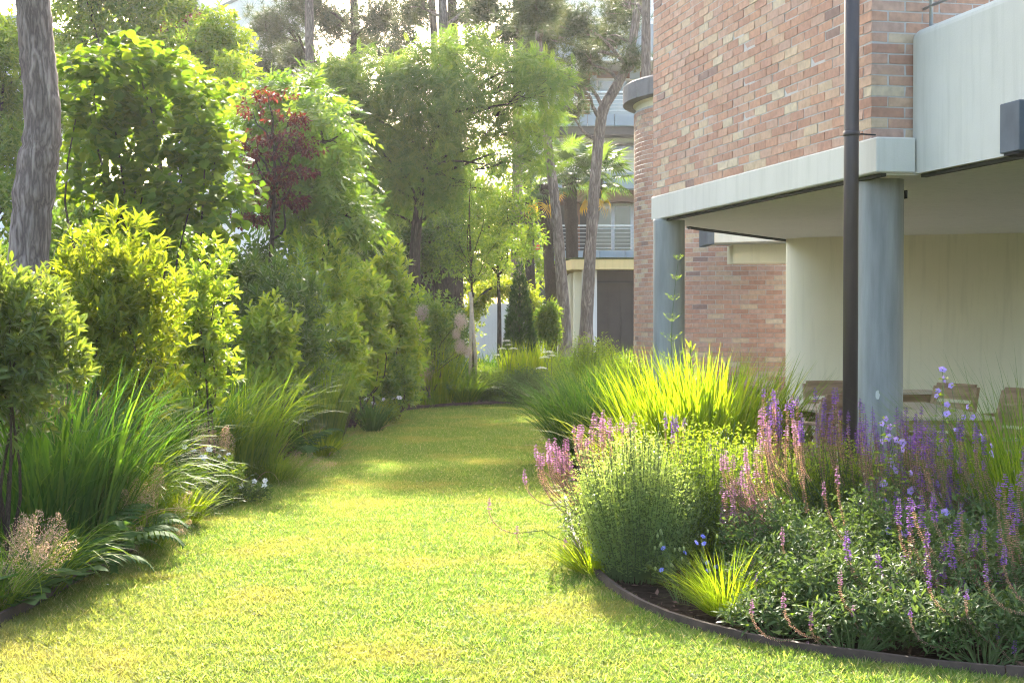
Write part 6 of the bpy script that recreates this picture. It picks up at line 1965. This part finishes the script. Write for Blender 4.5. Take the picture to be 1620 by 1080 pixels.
def salvia(label, px, Y, rx, ry, h, nf, spikes, ls=0.048, pink=False):
    """spikes: list of (tip px, tip py, angle, direction in degrees, scale)"""
    b_ = np.array([P(px, 600, Y)[0], Y, 0.02])
    t = plant('salvia_clump', label, 'flower', b_)
    sage_foliage(t, rx, ry, h, nf, ls)
    for (tx, ty, th, az, s) in spikes:
        th = min(SK, key=lambda q: abs(q - th))
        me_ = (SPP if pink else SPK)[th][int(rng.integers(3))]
        yd = Y + rng.normal() * ry * 0.45
        tip = P(tx, ty, yd)
        e = np.array(me_.vertices[15 * 4].co)         # end of the stem in mesh space
        ca, sa = math.cos(R(az)), math.sin(R(az))
        tipl = np.array([e[0] * ca - e[1] * sa, e[0] * sa + e[1] * ca, e[2]]) * s
        root = tip - b_ - tipl
        M = Matrix.Translation(root) @ Matrix.Rotation(R(az), 4, 'Z') @ Matrix.Scale(s, 4)
        inst('flower_spike', me_, t, M)
        g = Geo(); f = np.array([root[0] * 0.4, root[1] * 0.4, -0.01]); 
        if root[2] > 0.03:
            g.tube(curve_pts(f, root, 5, 0, 0.05), 0.003, 4); g.obj('stem', L_stem, t)
    return t
def rs(n, x0, x1, y0, y1, th, az, s=(0.85, 1.2)):
    return [(rng.uniform(x0, x1), rng.uniform(y0, y1), rng.uniform(*th), rng.uniform(*az), rng.uniform(*s)) for _ in range(int(n * 2.0))]
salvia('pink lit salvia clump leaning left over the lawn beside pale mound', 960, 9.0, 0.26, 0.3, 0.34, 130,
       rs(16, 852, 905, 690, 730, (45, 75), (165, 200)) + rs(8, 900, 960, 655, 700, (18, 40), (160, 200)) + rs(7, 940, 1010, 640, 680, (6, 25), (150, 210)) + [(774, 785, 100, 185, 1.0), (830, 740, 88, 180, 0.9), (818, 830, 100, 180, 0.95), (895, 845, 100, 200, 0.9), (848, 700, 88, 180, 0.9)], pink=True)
salvia('upright salvia spikes in front of the glowing yellow green grass', 1075, 9.6, 0.18, 0.25, 0.35, 60, rs(4, 1050, 1085, 645, 670, (6, 12), (0, 360)) + rs(3, 1110, 1140, 690, 720, (6, 12), (0, 360)))
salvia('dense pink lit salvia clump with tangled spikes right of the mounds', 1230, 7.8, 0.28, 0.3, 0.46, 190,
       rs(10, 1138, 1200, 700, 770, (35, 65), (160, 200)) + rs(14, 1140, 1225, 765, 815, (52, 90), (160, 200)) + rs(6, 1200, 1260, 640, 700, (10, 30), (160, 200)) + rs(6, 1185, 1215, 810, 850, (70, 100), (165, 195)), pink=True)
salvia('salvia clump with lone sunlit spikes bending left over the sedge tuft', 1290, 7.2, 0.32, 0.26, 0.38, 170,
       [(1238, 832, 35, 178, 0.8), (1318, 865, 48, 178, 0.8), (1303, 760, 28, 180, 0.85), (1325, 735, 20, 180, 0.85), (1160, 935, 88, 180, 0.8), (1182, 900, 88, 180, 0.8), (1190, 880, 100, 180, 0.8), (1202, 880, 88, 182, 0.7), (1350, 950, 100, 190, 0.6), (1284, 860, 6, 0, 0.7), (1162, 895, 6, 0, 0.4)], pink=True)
salvia('salvia clump with upright purple spikes before the brown downpipe', 1330, 8.9, 0.34, 0.3, 0.42, 150, rs(22, 1205, 1370, 610, 680, (6, 20), (140, 220)))
salvia('tall purple salvia clump before the grey column', 1430, 8.3, 0.36, 0.3, 0.48, 200, rs(26, 1360, 1480, 640, 730, (6, 30), (140, 220)) + rs(12, 1350, 1450, 720, 800, (6, 30), (150, 200)))
salvia('purple salvia clump tangled with lavender mallow flowers', 1510, 7.7, 0.34, 0.3, 0.46, 240, rs(24, 1440, 1560, 660, 760, (10, 50), (150, 200)) + rs(22, 1400, 1540, 760, 880, (40, 75), (160, 195)))
salvia('dark leaved salvia clump low at the right end of border', 1545, 6.6, 0.42, 0.3, 0.42, 250, rs(9, 1470, 1600, 830, 960, (35, 90), (160, 195)) + rs(7, 1420, 1560, 760, 860, (20, 60), (160, 195)) + [(1578, 985, 88, 190, 0.7), (1605, 1010, 100, 190, 0.7), (1490, 1065, 100, 185, 0.6), (1408, 1060, 88, 185, 0.4)])
salvia('leafy salvia clump spilling to the curved edging under lone spikes', 1375, 6.65, 0.36, 0.22, 0.34, 190, rs(5, 1330, 1440, 820, 930, (20, 70), (160, 200)) + [(1284, 965, 70, 180, 0.7), (1310, 980, 100, 190, 0.7), (1278, 1010, 100, 180, 0.7), (1296, 1025, 100, 190, 0.8), (1196, 905, 70, 180, 0.7)])
salvia('short leafy salvia clump at the picture edge by the curved edging', 1690, 6.5, 0.36, 0.25, 0.55, 200, rs(5, 1580, 1620, 700, 860, (6, 40), (150, 200)))
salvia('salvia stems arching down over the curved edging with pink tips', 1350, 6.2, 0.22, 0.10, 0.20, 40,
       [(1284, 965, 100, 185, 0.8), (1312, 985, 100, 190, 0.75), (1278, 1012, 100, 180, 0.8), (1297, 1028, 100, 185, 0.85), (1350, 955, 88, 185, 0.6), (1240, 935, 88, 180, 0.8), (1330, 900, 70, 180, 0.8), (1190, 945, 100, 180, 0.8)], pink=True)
salvia('salvia stems arching over the edging at the right end of border', 1560, 6.0, 0.26, 0.10, 0.22, 50,
       [(1578, 985, 88, 190, 0.7), (1606, 1008, 100, 190, 0.7), (1490, 1060, 100, 185, 0.6), (1410, 1055, 88, 185, 0.5), (1530, 930, 70, 180, 0.8), (1470, 900, 88, 180, 0.8), (1560, 890, 88, 180, 0.8), (1590, 860, 70, 180, 0.9), (1440, 960, 88, 180, 0.7)])
# leafy cover between the salvia clumps
for px, Y, rx, ry, h, n, lab in ((1440, 7.3, 0.42, 0.34, 0.46, 210, 'grey green sage foliage massed in the middle of right border'), (1250, 7.1, 0.30, 0.24, 0.32, 170, 'grey green sage foliage behind the bright sedge tuft'), (1590, 7.6, 0.40, 0.34, 0.48, 190, 'grey green sage foliage below the tall fine grass'), (1240, 6.55, 0.26, 0.14, 0.16, 110, 'low sage leaves along the curved edging'), (1420, 6.32, 0.34, 0.16, 0.24, 170, 'low green sage leaves hanging over the curved edging'), (1560, 6.12, 0.36, 0.16, 0.26, 180, 'low green sage leaves at the right end of curved edging')):
    t = plant('sage_foliage', lab, 'plant', (P(px, 600, Y)[0], Y, 0.02)); sage_foliage(t, rx, ry, h, int(n * 1.3), 0.05)
broad('broad green leaves low over the curved edging', 1215, 1000, 6.55, 16, 0.075, r=0.2, h=0.10, mat=L_mid)
broad('broad green leaves low beneath the lone sunlit spikes', 1330, 1000, 6.45, 20, 0.085, r=0.24, h=0.14, mat=L_mid)

for px, Y, rx, ry, h, lab in ((1300, 6.75, 0.30, 0.22, 0.36, 'loose small leaved green plant behind the curved edging'), (1390, 7.6, 0.34, 0.3, 0.58, 'loose small leaved green plant amid the lone sunlit spikes'),
                              (1500, 7.1, 0.36, 0.3, 0.50, 'loose small leaved green plant under the mallow flowers'), (1620, 6.9, 0.34, 0.3, 0.50, 'loose small leaved green plant below the fine tall grass'), (1220, 7.5, 0.26, 0.24, 0.46, 'loose small leaved green plant under the tangled pink spikes')):
    mound('green_perennial', lab, px, Y, rx, ry, h, 90, L_sage, 0.042, 10, tpl=leaf_dia(0.42, 0.2, 0.15))

# --- mallow with lavender flowers, blue love-in-mist
def mallow(label, px, Y, spots, foot_r=0.12):
    b_ = np.array([P(px, 600, Y)[0], Y, 0.02])
    t = plant('mallow_plant', label, 'flower', b_)
    pos_, dd = [], []
    for q, (tx, ty) in enumerate(spots):
        p0 = P(tx, ty, Y + rng.normal() * 0.12) - b_
        f = np.array([rng.normal() * foot_r, rng.normal() * foot_r, 0])
        c = curve_pts(f, p0, 9, 0.0, 0.05)
        g = Geo(); g.tube(c, np.linspace(0.0035, 0.0015, 9), 4); g.obj('stem', L_stem, t)
        d = Vector((rng.normal() * 0.6, -0.9, 0.5 + rng.normal() * 0.4)).normalized()
        inst('flower', D_mallow[q % 2], t, Matrix.Translation(p0) @ d.to_track_quat('Z', 'Y').to_matrix().to_4x4() @ Matrix.Scale(0.021 * (0.8 + 0.5 * rng.random()), 4))
        for k in range(4, 9):
            for _ in range(2):
                az = rng.random() * 6.283; pos_.append(c[k]); dd.append([math.cos(az), math.sin(az), 0.3])
    g = Geo(); pos_ = np.array(pos_); g.scatter(leaf_dia(0.8, 0.15, 0.2, 0.6), pos_, np.array(dd), np.tile([0, 0, 1.0], (len(pos_), 1)) + rng.normal(size=pos_.shape) * 0.3, 0.035 * (0.6 + 0.6 * rng.random(len(pos_)))); g.obj('foliage', L_light, t, kind='stuff')
    return t
def sp(n, x0, x1, y0, y1): return [(rng.uniform(x0, x1), rng.uniform(y0, y1)) for _ in range(n)]
mallow('tall lavender mallow stem standing above the teak table', 1510, 7.9, [(1491, 585), (1492, 600), (1505, 610), (1484, 618), (1482, 626), (1498, 640), (1530, 643), (1525, 660), (1540, 660), (1512, 680), (1556, 695), (1568, 705), (1552, 690), (1568, 718), (1498, 655)])
mallow('lavender mallow flowers among purple salvia before the column', 1410, 8.0, [(1395, 670), (1402, 662), (1408, 675), (1418, 696), (1406, 692), (1427, 710), (1460, 712)] + sp(14, 1390, 1500, 690, 800))
mallow('low lavender mallow flowers in the shade of purple salvia', 1470, 7.4, sp(26, 1400, 1560, 780, 900))
mallow('lavender mallow cluster near the leafy edging', 1430, 6.9, [(1432, 925), (1458, 925), (1418, 940), (1428, 938), (1440, 942), (1410, 932), (1482, 915), (1404, 950), (1420, 920)])
t = plant('love_in_mist', 'small blue flowers and green seed heads before the darker mound', 'flower', (P(1100, 600, 7.3)[0], 7.3, 0.02))
b_ = np.array(t.location)
for q in range(30):
    px, py = rng.uniform(1035, 1135), rng.uniform(838, 910)
    p0 = P(px, py, 7.3 + rng.normal() * 0.1) - b_
    g = Geo(); g.tube(curve_pts([p0[0] * 0.5, p0[1] * 0.5, 0], p0, 7, 0, 0.03), 0.0014, 4); g.obj('stem', L_stem, t)
    if q < 9:
        d = Vector((rng.normal() * 0.5, -0.7, 0.8)).normalized()
        inst('flower', D_blue[q % 2], t, Matrix.Translation(p0) @ d.to_track_quat('Z', 'Y').to_matrix().to_4x4() @ Matrix.Scale(0.017, 4))
    else:
        g = Geo(); g.tube([p0 + [0, 0, -0.010], p0 + [0, 0, -0.004], p0 + [0, 0, 0.005], p0 + [0, 0, 0.011]], [0.002, 0.0065, 0.0065, 0.002], 7, 0.8); g.obj('seed_head', L_mound, t, smooth=True)

# ================================================================== HAZE (air between the trees)
g = Geo(); g.box((-120, -8, -1.2), (120, 88, 17.5))
hm = bpy.data.materials.new('haze_air'); hm.use_nodes = True
hn = hm.node_tree; hn.nodes.clear()
pv = hn.nodes.new('ShaderNodeVolumePrincipled')
pv.inputs['Color'].default_value = (0.95, 0.96, 1.0, 1)
pv.inputs['Density'].default_value = 0.00026
pv.inputs['Anisotropy'].default_value = 0.55
ho = hn.nodes.new('ShaderNodeOutputMaterial')
hn.links.new(pv.outputs[0], ho.inputs['Volume'])
hz_box = g.obj('haze', hm, kind='stuff'); tag(hz_box, 'thin sunlit haze hanging among the trees', 'haze')

# ================================================================== groups of repeats
GROUPS = {'garden_chair': 'teak chairs on the patio', 'garden_table': 'teak tables on the patio', 'pine_tree': 'pines standing behind the garden', 'fan_palm': 'fan palms before the apartment block',
          'salvia_clump': 'salvia clumps in the right border', 'tall_grass': 'tall grass clumps in the borders', 'fern': 'ferns in the left border', 'mallow_plant': 'mallows among the salvias',
          'hedge_bush': 'hedge bushes closing the left background', 'aster_mound': 'fine leaved mounds in the right border', 'sprinkler_head': 'sprinkler heads in the lawn', 'garden_edging': 'timber edgings of the lawn',
          'panicle_grass': 'tan seed head grasses in the left border', 'broadleaf_tree': 'broadleaf trees behind the garden', 'white_house': 'white houses behind the trees', 'stake': 'stakes of the young tree'}
import collections
tops = [o for o in scene.objects if o.parent is None and o.get('category')]
base_of = lambda o: o.name.rsplit('.', 1)[0] if o.name[-3:].isdigit() and '.' in o.name else o.name
cnt = collections.Counter(base_of(o) for o in tops)
for o in tops:
    k = base_of(o)
    if cnt[k] > 1 and not o.get('group'):
        o['group'] = GROUPS.get(k, k.replace('_', ' ') + ' plants in the borders')
